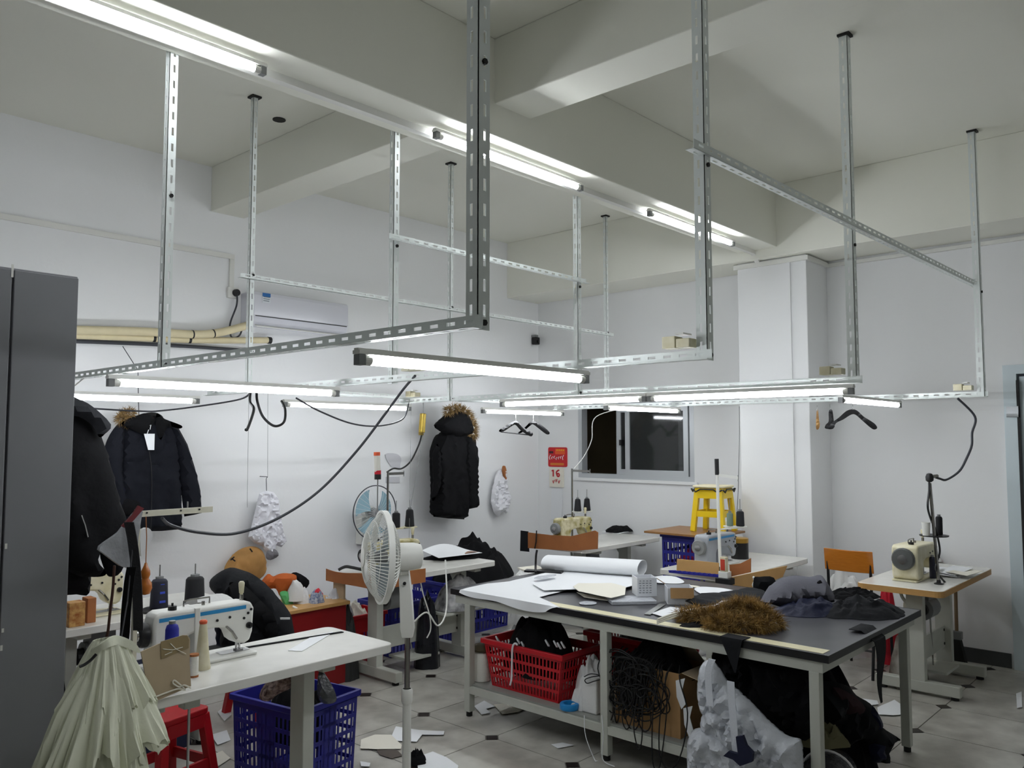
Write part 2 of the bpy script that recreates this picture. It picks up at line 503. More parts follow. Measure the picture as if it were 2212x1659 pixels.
# ================================================================== LIGHT FRAME AND LAMPS
frame = thing('slotted_angle_frame', 'white slotted steel angle frame hung from ceiling to carry the lamps', 'lamp frame', (4.0, 3.3, 2.03))
def slotted(mb, p, q, u, n, w=.042, th=.0025, pitch=.07, slot=.034, sw=.010):
    """one perforated flange from p to q, spreading by w along u, thickness along n"""
    p = Vector(p); q = Vector(q); u = Vector(u).normalized(); n = Vector(n).normalized(); L = (q-p).length; d = (q-p).normalized()
    M = Matrix(((d.x,u.x,n.x,p.x),(d.y,u.y,n.y,p.y),(d.z,u.z,n.z,p.z),(0,0,0,1)))
    a, b = w/2-sw/2+.003, w/2+sw/2+.003
    mb.box(0, 0, 0, L, a, th, M); mb.box(0, b, 0, L, w, th, M)
    k = int(L/pitch); x = 0
    for i in range(k):
        mb.box(x, a, 0, x+pitch-slot, b, th, M); x += pitch
    mb.box(x, a, 0, L, b, th, M)
def angle(name, p, q, u1, u2, w=.042):
    mb = MB(); slotted(mb, p, q, u1, u2, w); slotted(mb, p, q, u2, u1, w)
    return mb.build(name, STEELW, frame)
ZF = 2.045
# uprights
for (x, y, top) in [(1.56,1.55,ZC),(2.75,1.52,ZC),(4.45,1.58,ZC),(6.5,1.43,ZC),(1.55,3.425,3.6),(2.80,3.425,3.6),(4.42,3.425,3.6),(2.69,4.72,ZC),(4.44,4.72,ZC),(6.55,4.72,ZC)]:
    po = angle('post', (x, y, ZF), (x, y, top), (1,0,0), (0,1,0), .046 if y < 2 else (.038 if y < 4 else .032))
    if top == ZC: MB().box(x-.015, y-.015, ZC-.012, x+.05, y+.05, ZC).build('ceiling_plate', RUBBER, po)
    for dz in (.02, .75):
        MB().cyl((x+.022, y-.008, ZF+dz), (x+.022, y+.004, ZF+dz), .009, n=6).build('bolt', RUBBER, po)
# rails running away from the camera towards the left wall
for (x, y0, y1) in [(1.56,1.53,5.35),(2.75,1.50,5.35),(4.45,1.55,5.35),(6.51,1.41,5.35)]:
    angle('rail', (x, y0, ZF), (x, y1, ZF), (0,0,1), (-1,0,0), .04)
# cross rails tying the uprights higher up
angle('tie_rail', (2.66,1.512,2.83), (6.72,1.47,2.85), (0,0,1), (0,1,0), .036)
angle('tie_rail', (2.76,3.415,2.82), (4.50,3.415,2.82), (0,0,1), (0,-1,0), .034)
angle('tie_rail', (2.62,4.712,2.765), (6.66,4.712,2.765), (0,0,1), (0,1,0), .030)
angle('tie_rail', (2.75,5.31,ZF+.042), (6.5,5.31,ZF+.042), (0,0,1), (0,1,0), .034)

def lamp(p, q, label, group, batten_dz=.024):
    """tube light between p and q (tube axis), housing above the tube"""
    p = Vector(p); q = Vector(q); d = (q-p).normalized()
    L = thing('tube_light', label, 'light', (p+q)/2, group=group)
    side = d.cross(Vector((0,0,1))).normalized(); up = Vector((0,0,1))
    b = MB(); a0 = p - d*.03 + up*batten_dz; a1 = q + d*.03 + up*batten_dz
    b.bar(a0, a1, .036, .012); b.bar(a0+up*.009, a1+up*.009, .022, .008)
    b.build('batten', WHITEP, L)
    for e, s in ((p, -1), (q, 1)):
        h = MB(); h.bar(e + d*s*.002, e + d*s*.028, .03, .034); h.bar(e + d*s*.012 + up*.0, e + d*s*.012 + up*(batten_dz-.006), .014, .02)
        h.build('tube_holder', GREYP, L)
        c = MB(); c.cyl(e - d*s*.025, e + d*s*.002, .0165, n=14); c.build('end_cap', WHITEP, L)
    MB().cyl(p + d*.025, q - d*.025, .0155, n=14).build('tube', GLOW, L, smooth=True)
    return L
GL = 'fluorescent tube lights on the hanging frame'
ZT = 2.0
lamp((1.60,2.10,ZT), (2.74,2.10,ZT), 'bright tube light across the frame under the broad post', GL)
lamp((1.50,3.78,ZT), (2.68,3.78,ZT), 'bright tube light across the frame, above the hanging black coat', GL)
lamp((1.40,5.25,ZT), (2.61,5.25,ZT), 'tube light above the navy coat with the fur trim by the wall', GL)
lamp((3.31,5.25,ZT), (4.46,5.25,ZT), 'tube light above the white garment hanging on the wall', GL)
lamp((4.38,4.08,ZT), (4.38,2.88,ZT), 'tube light end to end with another, above the paper end of cutting table', GL)
lamp((4.38,2.81,ZT), (4.38,1.60,ZT), 'tube light over the cutting table ending at the corner post', GL)
lamp((5.36,5.24,ZT), (6.48,5.24,ZT), 'tube light above the pair of crossed black hangers', GL)
lamp((5.45,3.93,ZT), (6.55,3.93,ZT), 'tube light hanging in front of the window', GL)
lamp((5.36,2.00,ZT), (6.48,2.00,ZT), 'tube light above the lone black hanger on the door side of the column', GL)
GB = 'tube lights along the concrete beam'
lamp((.62,3.17,3.36), (1.83,3.17,3.36), 'tube light on the beam beside the grey cabinet', GB)
lamp((2.89,3.17,3.36), (4.11,3.17,3.36), 'middle tube light of the row under the beam', GB)
lamp((4.95,3.17,3.36), (6.17,3.17,3.36), 'tube light under the beam closest to the column', GB)
# an unseen ceiling beam, added to carry extra lamps; none hang from it
MB().box(X0, -1.25, 3.42, 6.76, -.88, ZC).build('trim_10', CEIL, kind='structure')

# sockets and junction boxes sitting on the rails
def sockbox(c, label, n=2):
    t = thing('socket_box', label, 'socket box', c, group='socket boxes on the lamp frame')
    for k in range(n):
        b = MB(); x = c[0]; y = c[1]+(k-(n-1)/2)*.062
        b.box(x-.03, y-.029, c[2], x+.03, y+.029, c[2]+.034+.012*k); b.build('box', CREAMP, t, bevel=.003)
    b = MB(); b.box(c[0]-.032, c[1]-.035, c[2]+.05, c[0]+.032, c[1]+.0, c[2]+.056); b.build('cover', WHITEP, t)
sockbox((2.735, 1.63, 2.095), 'cream socket box on the rail at the post above the cutting table edge')
sockbox((2.735, 3.18, 2.095), 'cream socket box on the rail where the long grey cable starts')
sockbox((4.43, 1.70, 2.095), 'cream socket box on the rail at the post over the cutting table')
sockbox((6.49, 1.56, 2.095), 'cream socket box at the rail corner near the door')
sockbox((4.43, 5.15, 2.095), 'cream socket box on the rail above the gold connector')

# ================================================================== SEWING TABLES
def rrect(x0, y0, x1, y1, r, k=4):
    out = []
    for cx, cy, a0 in ((x1-r, y1-r, 0), (x0+r, y1-r, pi/2), (x0+r, y0+r, pi), (x1-r, y0+r, 3*pi/2)):
        for i in range(k+1):
            a = a0+pi/2*i/k; out.append((cx+r*cos(a), cy+r*sin(a)))
    return out

HT = .77
def sewing_table(x0, y0, x1, y1, label, wood=False, motor=True, inset=.28, beam=True, legs=None):
    L, Wd = x1-x0, y1-y0
    t = thing('sewing_table', label, 'table', ((x0+x1)/2, (y0+y1)/2, 0), group='sewing machine tables')
    top = MB().prism(rrect(x0, y0, x1, y1, .045), HT-.04, HT).build('table_top', TOPW, t, bevel=.004)
    if wood:
        e = MB(); n = rrect(x0-.003, y0-.003, x1+.003, y1+.003, .047); e.prism(n, HT-.042, HT-.003); e.build('edge_band', WOODE, top)
    yc = (y0+y1)/2
    for x in (legs or (x0+inset, x1-inset+.06)):
        lg = MB()
        lg.box(x-.03, yc-.055, .09, x+.03, yc+.055, HT-.045); lg.box(x-.035, y0+.06, HT-.075, x+.035, y1-.06, HT-.042)
        lo = lg.build('leg', TABLEG, t, bevel=.004)
        MB().box(x-.032, y0+.0, .022, x+.032, y1-.0, .095).build('foot', TABLEG, lo, bevel=.006)
        for y in (y0+.04, y1-.04):
            MB().cyl((x, y, 0), (x, y, .024), .026, n=12).build('rubber_foot', RUBBER, lo)
        b = MB(); b.tube(smoothpath([(x, yc+.1, HT-.08), (x, yc+.085, HT-.13), (x, yc+.05, HT-.17)]), .012); b.build('bracket', TABLEG, lo)
    xa, xb = x0+inset+.03, x1-inset+.03
    if beam: MB().box(xa, yc-.012, .20, xb, yc+.012, .36).build('cross_beam', TABLEG, t, bevel=.004)
    for x in (xa+.002, xb-.002) if beam else ():
        for z in (.23, .33):
            MB().cyl((x-.02 if x > yc else x, yc-.016, z), (x-.02 if x > yc else x, yc-.010, z), .010, n=8).build('bolt', RUBBER, t)
    if motor:
        xm = x0+inset+.16
        m = MB(); m.cyl((xm-.09, yc-.02, .56), (xm+.09, yc-.02, .56), .075, n=16); m.box(xm-.07, yc-.06, .62, xm+.07, yc+.03, HT-.04)
        mo = m.build('motor', GREYP, t, smooth=True)
        MB().cyl((xm-.125, yc-.02, .56), (xm-.09, yc-.02, .56), .045, n=14).build('pulley', DARKP, mo)
        pd = MB(); pd.box(xm+.05, yc-.13, .10, xm+.36, yc+.1, .118); pd.build('pedal', TABLEG, t)
        MB().cyl((xm+.2, yc, .12), (xm+.09, yc-.02, .5), .006, n=6).build('pedal_rod', STEEL, t)
    return t

sewing_table(1.38, 3.12, 2.585, 3.66, 'white sewing table with the blue and white machine and cardboard guard', motor=False, beam=False, legs=(1.46, 2.25))
sewing_table(1.45, 4.57, 2.60, 5.15, 'white sewing table behind the cabinet, by the hanging navy coat')
sewing_table(3.63, 4.60, 4.86, 5.15, 'white sewing table behind the white pedestal fan', inset=.22)
sewing_table(5.88, 4.48, 7.12, 5.06, 'white sewing table in front of the window')
sewing_table(5.38, 2.80, 6.70, 3.42, 'white sewing table beside the column with the grey machine')
sewing_table(5.80, 1.56, 7.12, 2.10, 'sewing table with a pale wood edge by the door wall', wood=True, inset=.36)

# ================================================================== SEWING MACHINES
PROF = [(-.205,.012),(-.105,.012),(-.09,.03),(-.085,.10),(-.07,.128),(-.03,.14),(.06,.142),(.105,.135),(.13,.11),(.145,.075),(.17,.055),(.2,.05),(.225,.06),(.238,.1),(.243,.205),(.228,.232),(.2,.238),(-.19,.246),(-.215,.235),(-.222,.2),(-.222,.05)]
def machine(x, y, label, body, stripe=None, rz=0.0, thick=.05, z=HT, wheel=None, wr=.052, upper=None):
    t = thing('sewing_machine', label, 'sewing machine', (x, y, z), rz, group='industrial sewing machines')
    Mx = Matrix(((1,0,0,0),(0,0,-1,0),(0,1,0,0),(0,0,0,1)))
    b = MB().prism(PROF, -thick, thick, Mx).build('body', body, t, local=True, bevel=.012, smooth=True)
    MB().prism(rrect(-.235, -.085, .25, .085, .02), .001, .012).build('bed_plate', upper or body, t, local=True, bevel=.003)
    if stripe:
        for (a0, a1) in ((-.2, -.045), (-.02, .2)):
            s = MB(); s.box(a0, -thick-.002, .206, a1, thick+.002, .222); s.build('stripe', stripe, b, local=True)
        s = MB(); s.box(-.045, -thick-.006, .012, -.02, thick+.006, .244); s.build('seam_cover', body, b, local=True, bevel=.004)
    wm = wheel or DARKP
    Mw = Matrix.Translation((-.222, 0, .155)) @ Matrix.Rotation(-pi/2, 4, 'Y')
    w = MB().lathe([(.02,0),(wr*.6,.004),(wr,.012),(wr*1.02,.03),(wr*.9,.044),(wr*.5,.046),(.012,.052)], 22, Mw).build('hand_wheel', wm, t, local=True, smooth=True)
    h = MB().lathe([(wr*.45,.047),(wr*.42,.052),(.01,.053)], 16, Mw).build('wheel_hub', STEEL, w, local=True, smooth=True)
    MB().cyl((.185, 0, .0), (.185, 0, .09), .006, n=8).build('needle_bar', STEEL, t, local=True)
    f = MB(); f.cyl((.2, 0, .022), (.2, 0, .08), .005, n=8); f.box(.178, -.014, .013, .212, .014, .021); f.build('presser_foot', STEEL, t, local=True)
    MB().box(.1, -.03, .0125, .235, .03, .0145).build('needle_plate', STEEL, t, local=True)
    k = MB(); k.cyl((.215, -thick, .13), (.215, -thick-.012, .13), .014, n=12); k.cyl((.215, -thick-.012, .13), (.215, -thick-.022, .13), .006, n=8); k.build('tension_dial', DARKP, t, local=True)
    for (qx, qz) in ((.19,.165),(.21,.185),(.225,.2),(.12,.18),(.06,.175)):
        MB().cyl((qx, -thick-.001, qz), (qx, -thick-.005, qz), .006, n=8).build('screw', DARKP, b, local=True)
    lv = MB(); lv.tube([(.1,-thick*.8,.15),(.13,-thick-.008,.115),(.155,-thick-.004,.08)], .006); lv.build('thread_lever', CHROME, t, local=True)
    p = MB(); p.cyl((.205, 0, .236), (.205, 0, .262), .009, n=10); p.build('thread_post', CHROME, t, local=True)
    kn = MB().lathe([(.005,.262),(.010,.27),(.013,.30),(.014,.315),(.009,.322)], 12, Matrix.Translation((.205,0,0))).build('post_knob', CREAMP, t, local=True, smooth=True)
    g = MB(); g.tube([(-.06,.02,.244),(-.06,.02,.266),(-.03,.02,.27),(.06,.02,.268),(.06,.02,.242)], .004); g.cyl((.02, 0, .24), (.02, 0, .258), .008, n=8); g.build('thread_guide', CHROME, t, local=True)
    bw = MB(); bw.cyl((-.13, -.02, .244), (-.13, -.02, .262), .018, n=12); bw.cyl((-.13, -.02, .262), (-.13, -.02, .275), .005, n=8); bw.build('bobbin_winder', DARKP, t, local=True)
    return t

a = pt(517, 1412, Z=HT)
machine(a.x-.19, a.y+.02, 'white sewing machine with sky blue stripes on the table with the cardboard guard', WHITEP, BLUEP, thick=.052)
machine(1.76, 4.86, 'old cream sewing machine on the table behind the hanging straps', CREAMP, thick=.05)
a = pt(905, 1235, Z=HT)
machine(a.x-.2, a.y+.08, 'worn cream sewing machine half hidden by the pedestal fan', DIRTY, thick=.05)
machine(6.14, 4.84, 'yellowed oily sewing machine on the table below the window', DIRTY, thick=.055, wheel=GREYP)
machine(5.86, 3.2, 'grey and white sewing machine with blue trim beside the yellow stool', mat('grey_machine_enamel', (158,162,168), .35), BLUEP, thick=.06, wheel=GREYP, wr=.058, upper=WHITEP)
machine(6.27, 1.86, 'boxy cream sewing machine with a big grey hand wheel on the wood-edged table', CREAMP, thick=.085, wheel=mat('dark_grey_wheel', (84,86,84), .4), wr=.075)

# ================================================================== THREAD STANDS AND CONES
def cone_prof(h, r0, r1):
    return [(r0*.9,0),(r0,.006),(r0*.98,h*.1),(r1*1.1,h*.9),(r1*.9,h*.97),(r1*.5,h),(.006,h+.004)]
def cone(x, y, z, h, r0, r1, m, label, group='thread cones', corem=None):
    t = thing('thread_cone', label, 'thread cone', (x, y, z), group=group)
    MB().lathe(cone_prof(h, r0, r1), 18).build('thread', m, t, local=True, smooth=True)
    MB().cyl((0,0,h), (0,0,h+.012), r1*.55, n=12).build('cone_core', corem or GREYP, t, local=True)
    return t
THB = mat('black_thread', (20,20,24), .7, bump=.3, bscale=120, stretch=(1,1,20))
THN = mat('navy_thread', (24,26,44), .6, bump=.3, bscale=120, stretch=(1,1,20))
THW = mat('white_thread', (232,230,220), .7, bump=.4, bscale=60, stretch=(1,1,10))
THU = mat('royal_blue_thread', (20,28,150), .5, bump=.3, bscale=120, stretch=(1,1,20))
THG = mat('sage_green_thread', (110,128,112), .6, bump=.3, bscale=120, stretch=(1,1,20))

def stand(base, top, label, tray=None, arm=None, trayz=None, r=.009, m=None, traym=None):
    """thread stand: foot, pole, round tray for cones, guide arm"""
    t = thing('thread_stand', label, 'thread stand', base, group='thread stands')
    m = m or STEELW
    b = Vector(base); q = Vector(top)
    MB().cyl(b, q, r, n=10).build('pole', m, t)
    MB().lathe([(.03,0),(.03,.006),(.014,.012),(.012,.03)], 14, Matrix.Translation(b)).build('clamp', DARKP, t)
    if arm:
        e = q + Vector(arm); a = MB(); a.bar(q-Vector((0,0,.02)), e-Vector((0,0,.02)), .012, .02); ao = a.build('guide_arm', m, t)
        MB().cyl(e-Vector((0,0,.045)), e-Vector((0,0,.0)), .004, n=6).build('guide_pin', STEEL, ao)
    if tray:
        for (x, y, rr) in tray:
            z = trayz
            MB().lathe([(.01,-.006),(rr,-.004),(rr*1.03,.003),(rr*.98,.004),(.01,0)], 20, Matrix.Translation((x,y,z))).build('tray', traym or GREYP, t, smooth=True)
            MB().cyl((x,y,z), (x,y,z+.21), .003, n=6).build('spindle', STEEL, t)
            s = b.lerp(q, (z-b.z)/max(.01, q.z-b.z)); v = MB(); v.bar(s+Vector((0,0,-.008)), (x,y,z-.008), .014, .006); v.build('tray_arm', m, t)
    return t

# stand at the nearest table: white angle post with an arm, where the bag, straps and tulle hang
Fx, Fy = 1.425, 3.32
st = thing('thread_stand', 'cream steel thread stand post with a long arm over the striped machine', 'thread stand', (Fx, Fy, HT), group='thread stands')
CREAMS = mat('cream_painted_bar', (228, 224, 204), .4, vary=.08, vscale=20)
MB().bar((Fx,Fy,HT), (Fx,Fy,1.47), .022, .016).build('pole', CREAMS, st)
am = MB().bar((Fx-.005,Fy-.012,1.452), (Fx+.31,Fy-.012,1.452), .006, .024).build('guide_arm', CREAMS, st)
for k in (.03,.17,.25): MB().cyl((Fx+k,Fy-.018,1.455), (Fx+k,Fy-.01,1.455), .004, n=6).build('rivet', DARKP, am)
MB().cyl((Fx+.2,Fy-.012,1.452), (Fx+.2,Fy-.012,1.49), .003, n=6).build('guide_pin', STEEL, am)
MB().box(Fx-.03,Fy-.03,HT,Fx+.03,Fy+.03,HT+.01).build('clamp', DARKP, st)

# spool rest with two navy/black cones on the table behind the cabinet
c1 = pt(343, 1312, Z=HT+.02); c2 = pt(420, 1304, Z=HT+.02)
t = thing('spool_rest', 'flat black spool rest carrying the labelled dark cone', 'spool rest', (c1.x, c1.y, HT))
MB().lathe([(.03,0),(.098,.004),(.1,.012),(.09,.016),(.01,.012)], 26, Matrix.Translation((c1.x,c1.y,HT))).build('plate', DARKP, t, smooth=True)
MB().cyl((c1.x,c1.y,HT+.012),(c1.x,c1.y,HT+.26),.004,n=6).build('spindle', STEEL, t)
cc = cone(c1.x, c1.y, HT+.017, .165, .05, .04, THN, 'dark navy thread cone with small blue marks on the black spool rest')
for k, z in enumerate((.035,.085,.135)):
    MB().box(-.02+.004*k, -.052+.0035*k, z, .014-.002*k, -.046+.0035*k, z+.012 if k < 2 else z+.004).build('print_mark', mat('blue_print',(60,80,190),.5), cc, local=True)
t = thing('spool_rest', 'flat white spool rest under the plain black cone', 'spool rest', (c2.x, c2.y, HT))
MB().lathe([(.03,0),(.068,.004),(.07,.012),(.01,.012)], 24, Matrix.Translation((c2.x,c2.y,HT))).build('plate', WHITEP, t, smooth=True)
MB().cyl((c2.x,c2.y,HT+.012),(c2.x,c2.y,HT+.25),.004,n=6).build('spindle', STEEL, t)
cone(c2.x, c2.y, HT+.013, .165, .058, .046, THB, 'plain black thread cone beside the pile of dark jackets')

# cones at the nearest machine
c = pt(370, 1400, Z=HT+.02)
cone(pt(371,1395,Y=3.33).x, 3.33, HT, .225, .030, .024, THU, 'slim royal blue thread cone in front of the striped machine')
t = thing('spool_cone', 'cream plastic spool cone with an orange tip on the table with the cardboard guard', 'spool cone', (1.915, 3.245, HT), group='thread cones')
a = pt(432, 1443, Z=HT); t.location = (a.x, a.y-.02, HT); WM[t] = Matrix.Translation(t.location)
MB().lathe([(.034,0),(.034,.01),(.028,.05),(.015,.19),(.015,.2)], 18).build('cone_body', CREAMP, t, local=True, smooth=True)
MB().lathe([(.0155,.19),(.017,.2),(.012,.206)], 16).build('tip', mat('orange_plastic',(214,92,54),.4), t, local=True, smooth=True)
a = pt(418, 1462, Z=HT)
t = thing('thread_spool', 'small white thread spool with brown ends leaning at the cardboard guard', 'thread spool', (a.x, a.y, HT), group='thread cones')
MB().cyl((0,0,.008),(0,0,.085),.019,n=14).build('thread', THW, t, local=True, smooth=True)
for z in (0,.085): MB().cyl((0,0,z),(0,0,z+.008),.02,n=14).build('spool_end', KRAFTD, t, local=True)

# stand of the table behind the fan
b = pt(836, 1215, Y=5.02); b.z = HT
top = pt(838, 1018, Y=5.02)
stand((b.x,5.02,HT), (b.x,5.02,top.z), 'thread stand with a guide arm behind the pedestal fan', arm=(.16,0,0),
      tray=[(b.x+.07,5.0,.06),(b.x+.19,4.98,.06)], trayz=pt(860,1140,Y=5.0).z, m=CHROME, traym=CREAMP)
zt = pt(860,1140,Y=5.0).z+.004
cone(b.x+.07, 5.0, zt, .115, .032, .028, THB, 'stubby black thread cone directly behind the fan guard')
cone(b.x+.19, 4.98, zt, .135, .038, .026, THB, 'black thread cone with a pin through its top behind the fan motor')
q = pt(816, 1030, Y=5.1); q2 = pt(845, 1130, Y=5.1)
t = thing('spool_rod', 'slim upright rod with a red and white spool on its tip', 'spool rod', (q.x, 5.1, HT), group='thread stands')
MB().cyl((q.x,5.1,HT), (q.x,5.1,q.z), .005, n=8).build('rod', STEEL, t)
s = MB(); s.cyl((q.x,5.1,q.z), (q.x-.01,5.1,q.z+.185), .024, n=14); so = s.build('spool', THW, t, smooth=True)
s = MB(); s.cyl((q.x,5.1,q.z+.02), (q.x-.001,5.1,q.z+.05), .0255, n=14); s.build('red_band', REDF, so)
s = MB(); s.cyl((q.x-.01,5.1,q.z+.165), (q.x-.0105,5.1,q.z+.192), .0252, n=14); s.build('orange_cap', mat('orange_plastic',(214,92,54),.4), so)
MB().cyl((q.x,5.1,q.z-.02), (q.x,5.1,q.z+.02), .026, n=14).build('spool_foot', DARKP, so)

# stand of the table below the window
b = pt(1236, 1120, Y=5.0)
tz = pt(1262, 1103, Y=4.95).z
stand((b.x,5.0,HT), (b.x,5.0,pt(1238,1012,Y=5.0).z), 'slim thread stand at the table below the window', arm=(.0,-.22,0), m=CHROME,
      tray=[(pt(1248,1103,Y=4.93).x,4.93,.055),(pt(1268,1103,Y=4.9).x,4.9,.055)], trayz=tz, traym=WHITEP)
for px, yy, lab in ((1248,4.93,'left black cone of the twin cones under the window'),(1268,4.9,'right black cone of the twin cones under the window')):
    lab = {4.93:'black thread cone next to the stand pole, under the window', 4.9:'black thread cone away from the stand pole, under the window'}[yy]
    cone(pt(px,1103,Y=yy).x, yy, tz+.004, .12, .036, .024, THB, lab)
# stand of the table beside the column
b = pt(1556, 1222, X=5.62)
tp = pt(1549, 1020, X=5.62)
tz = pt(1580, 1138, X=5.8).z
e1 = pt(1577, 1138, X=5.82); e2 = pt(1594, 1138, X=5.86)
stand((5.62,b.y,HT), (5.62,tp.y,tp.z), 'white thread stand with black grip beside the column', arm=(.04,-.15,-.02), r=.012, m=PVC,
      tray=[(5.82,e1.y,.05),(5.86,e2.y-.02,.05)], trayz=tz, traym=PVC)
MB().cyl((5.62,tp.y,tp.z-.02),(5.62,tp.y+.002,tp.z+.10),.016,n=12).build('grip', DARKP, bpy.data.objects['thread_stand.003'] if 'thread_stand.003' in bpy.data.objects else None)
cone(5.82, e1.y, tz+.004, .10, .024, .022, THG, 'sage green thread spool in front of the yellow stool')
cone(5.86, e2.y-.02, tz+.004, .115, .032, .026, THB, 'black thread cone in front of the yellow stool')
# stand of the wood-edged table
b = pt(2028, 1262, Z=HT)
tz = pt(2020, 1160, Y=b.y).z
stand((b.x,b.y,HT), (b.x-.02,b.y+.03,pt(2020,1042,Y=b.y+.03).z), 'worn steel thread stand wrapped with cable on the wood-edged table', r=.011, m=CHROME,
      tray=[(b.x+.04,b.y+.03,.09)], trayz=tz, traym=DARKP)
cone(b.x+.09, b.y+.01, tz+.004, .125, .022, .020, THB, 'tall black thread spool on the tray by the door wall')
t = thing('plastic_cup', 'white plastic cup on the thread stand tray by the door wall', 'cup', (b.x-.03, b.y+.06, tz+.004))
MB().lathe([(.022,0),(.028,.09),(.026,.09),(.02,.004)], 16).build('cup_body', WHITEP, t, local=True, smooth=True)
a = pt(2008, 1252, Z=HT)
cone(a.x+.08, a.y, HT, .15, .022, .019, THN, 'navy thread spool standing on the wood-edged table')
q = pt(2018, 1040, Y=b.y+.03)
t = thing('plug_holder', 'black plug and clip on top of the worn thread stand', 'plug', (b.x-.02, b.y+.03, q.z))
MB().lathe([(.012,0),(.024,.01),(.026,.035),(.018,.055),(.008,.06)], 14, Matrix.Translation((b.x-.02,b.y+.03,q.z))).build('plug_body', DARKP, t, smooth=True)
MB().cyl((b.x-.02,b.y+.03,q.z+.035),(b.x+.05,b.y+.0,q.z+.04),.012,n=10).build('plug_tip', CHROME, t)
WST = (b.x-.02, b.y+.03, q.z)

# ================================================================== CUTTING TABLE
CX0, CX1, CY0, CY1, CZ = 3.72, 5.06, 1.48, 3.93, .78
ct = thing('cutting_table', 'long dark cutting table with grey steel legs and lower shelf', 'table', ((CX0+CX1)/2, (CY0+CY1)/2, 0))
top = MB().box(CX0, CY0, CZ-.032, CX1, CY1, CZ).build('table_top', TABDARK, ct)
e = MB(); t_ = .004
e.box(CX0-t_, CY0-t_, CZ-.034, CX0, CY1+t_, CZ+.001); e.box(CX1, CY0-t_, CZ-.034, CX1+t_, CY1+t_, CZ+.001)
e.box(CX0, CY0-t_, CZ-.034, CX1, CY0, CZ+.001); e.box(CX0, CY1, CZ-.034, CX1, CY1+t_, CZ+.001)
e.build('edge_band', TABEDGE, top)
MB().box(CX0+.02, CY0+.03, CZ, CX0+.10, 3.45, CZ+.0016).build('inlay_strip', TABSTRIP, top)
rl = MB(); I = .03
for (a0, a1, b0, b1) in ((CX0+I-.02, CX0+I+.02, CY0+I, CY1-I), (CX1-I-.02, CX1-I+.02, CY0+I, CY1-I)):
    MB().box(a0, b0, CZ-.085, a1, b1, CZ-.034).build('rail', TABLEG, ct)
for y in (CY0+I+.02, CY1-I-.02): MB().box(CX0+I+.02, y-.02, CZ-.085, CX1-I-.02, y+.02, CZ-.034).build('rail', TABLEG, ct)
ZS = .20
ymid = pt(1310, 1560, X=CX0+I).y
for x in (CX0+I, CX1-I-.04):
    for y in (CY0+.07, ymid, CY1-.14):
        lg = MB().box(x-.024, y-.024, .03, x+.024, y+.024, CZ-.085).build('leg', TABLEG, ct, bevel=.003)
        MB().cyl((x,y,0),(x,y,.03),.02,n=10).build('leveling_foot', RUBBER, lg)
    MB().box(x-.022, 1.9, ZS-.055, x+.022, CY1-.16, ZS-.012).build('shelf_rail', TABLEG, ct)
MB().box(CX0+.03, 1.9, ZS-.012, CX1-.05, CY1-.1, ZS).build('shelf', mat('grey_shelf_board', (150,152,146), .5, vary=.1), ct)

# ================================================================== DARK GREY CABINET AT THE LEFT
cb = thing('metal_cabinet', 'tall dark grey metal cabinet with scuffed door', 'cabinet', (.2, 3.77, 0))
MB().box(-.95, 3.54, .06, 1.25, 4.02, 2.41).build('body', CABG, cb, bevel=.004)
MB().box(-.9, 3.56, 0, 1.2, 3.99, .06).build('plinth', DARKP, cb)
sx = pt(27, 600, Y=3.53).x
for (a0, a1) in ((-.93, sx-.004), (sx+.004, 1.246)):
    dr = MB().box(a0, 3.52, .08, a1, 3.54, 2.40).build('door', CABG, cb, bevel=.003)
    MB().box(a0+.04 if a0 > 0 else a1-.09, 3.500, 1.05, a0+.06 if a0 > 0 else a1-.07, 3.52, 1.05 if False else 1.2).build('handle', DARKP, dr) if a0 < 0 else None
wc = mat('bare_scratch', (222,222,216), .6)
for (px, py, hh) in ((27,585,.05),(13,1180,.02),(6,1362,.015),(3,1400,.02)):
    a = pt(px, py, Y=3.519); MB().box(a.x-.004, 3.5185, a.z-hh/2, a.x+.004, 3.5199, a.z+hh/2).build('scratch', wc, cb)

# ================================================================== CHAIR
ch = thing('chair', 'chair with glossy orange plywood back and black steel frame', 'chair', (6.47, 2.35, 0))
hx = .19
a = pt(1780, 1183, X=6.25); b = pt(1885, 1240, X=6.25)
yl, yr = a.y, b.y; ycn = (yl+yr)/2
bk = MB().sheet(lambda u, v: (6.25+.03*(4*(u-.5)**2)-.02*v, yr+(yl-yr)*u, b.z+(a.z-b.z)*v), 12, 4, .012).build('backrest', ORANGEW, ch, smooth=True, bevel=.003)
MB().prism(rrect(6.31, yr, 6.69, yl, .05), .435, .45).build('seat', BLACKF2, ch, bevel=.004)
for y in (yl-.02, yr+.02):
    MB().tube(smoothpath([(6.262,y,a.z-.05),(6.275,y,.6),(6.29,y,.44),(6.32,y,.425),(6.63,y,.425),(6.66,y,.40),(6.69,y,0)]), .011, 8).build('side_frame', DARKP, ch, smooth=True)
    MB().tube([(6.31,y,.425),(6.25,y,.0)], .011, 8).build('leg', DARKP, ch, smooth=True)
    pass
MB().tube([(6.28,yl-.02,.2),(6.28,yr+.02,.2)], .008, 8).build('stretcher', DARKP, ch)

# ================================================================== PEDESTAL FAN
FB = Vector((2.74, 3.10, 0))
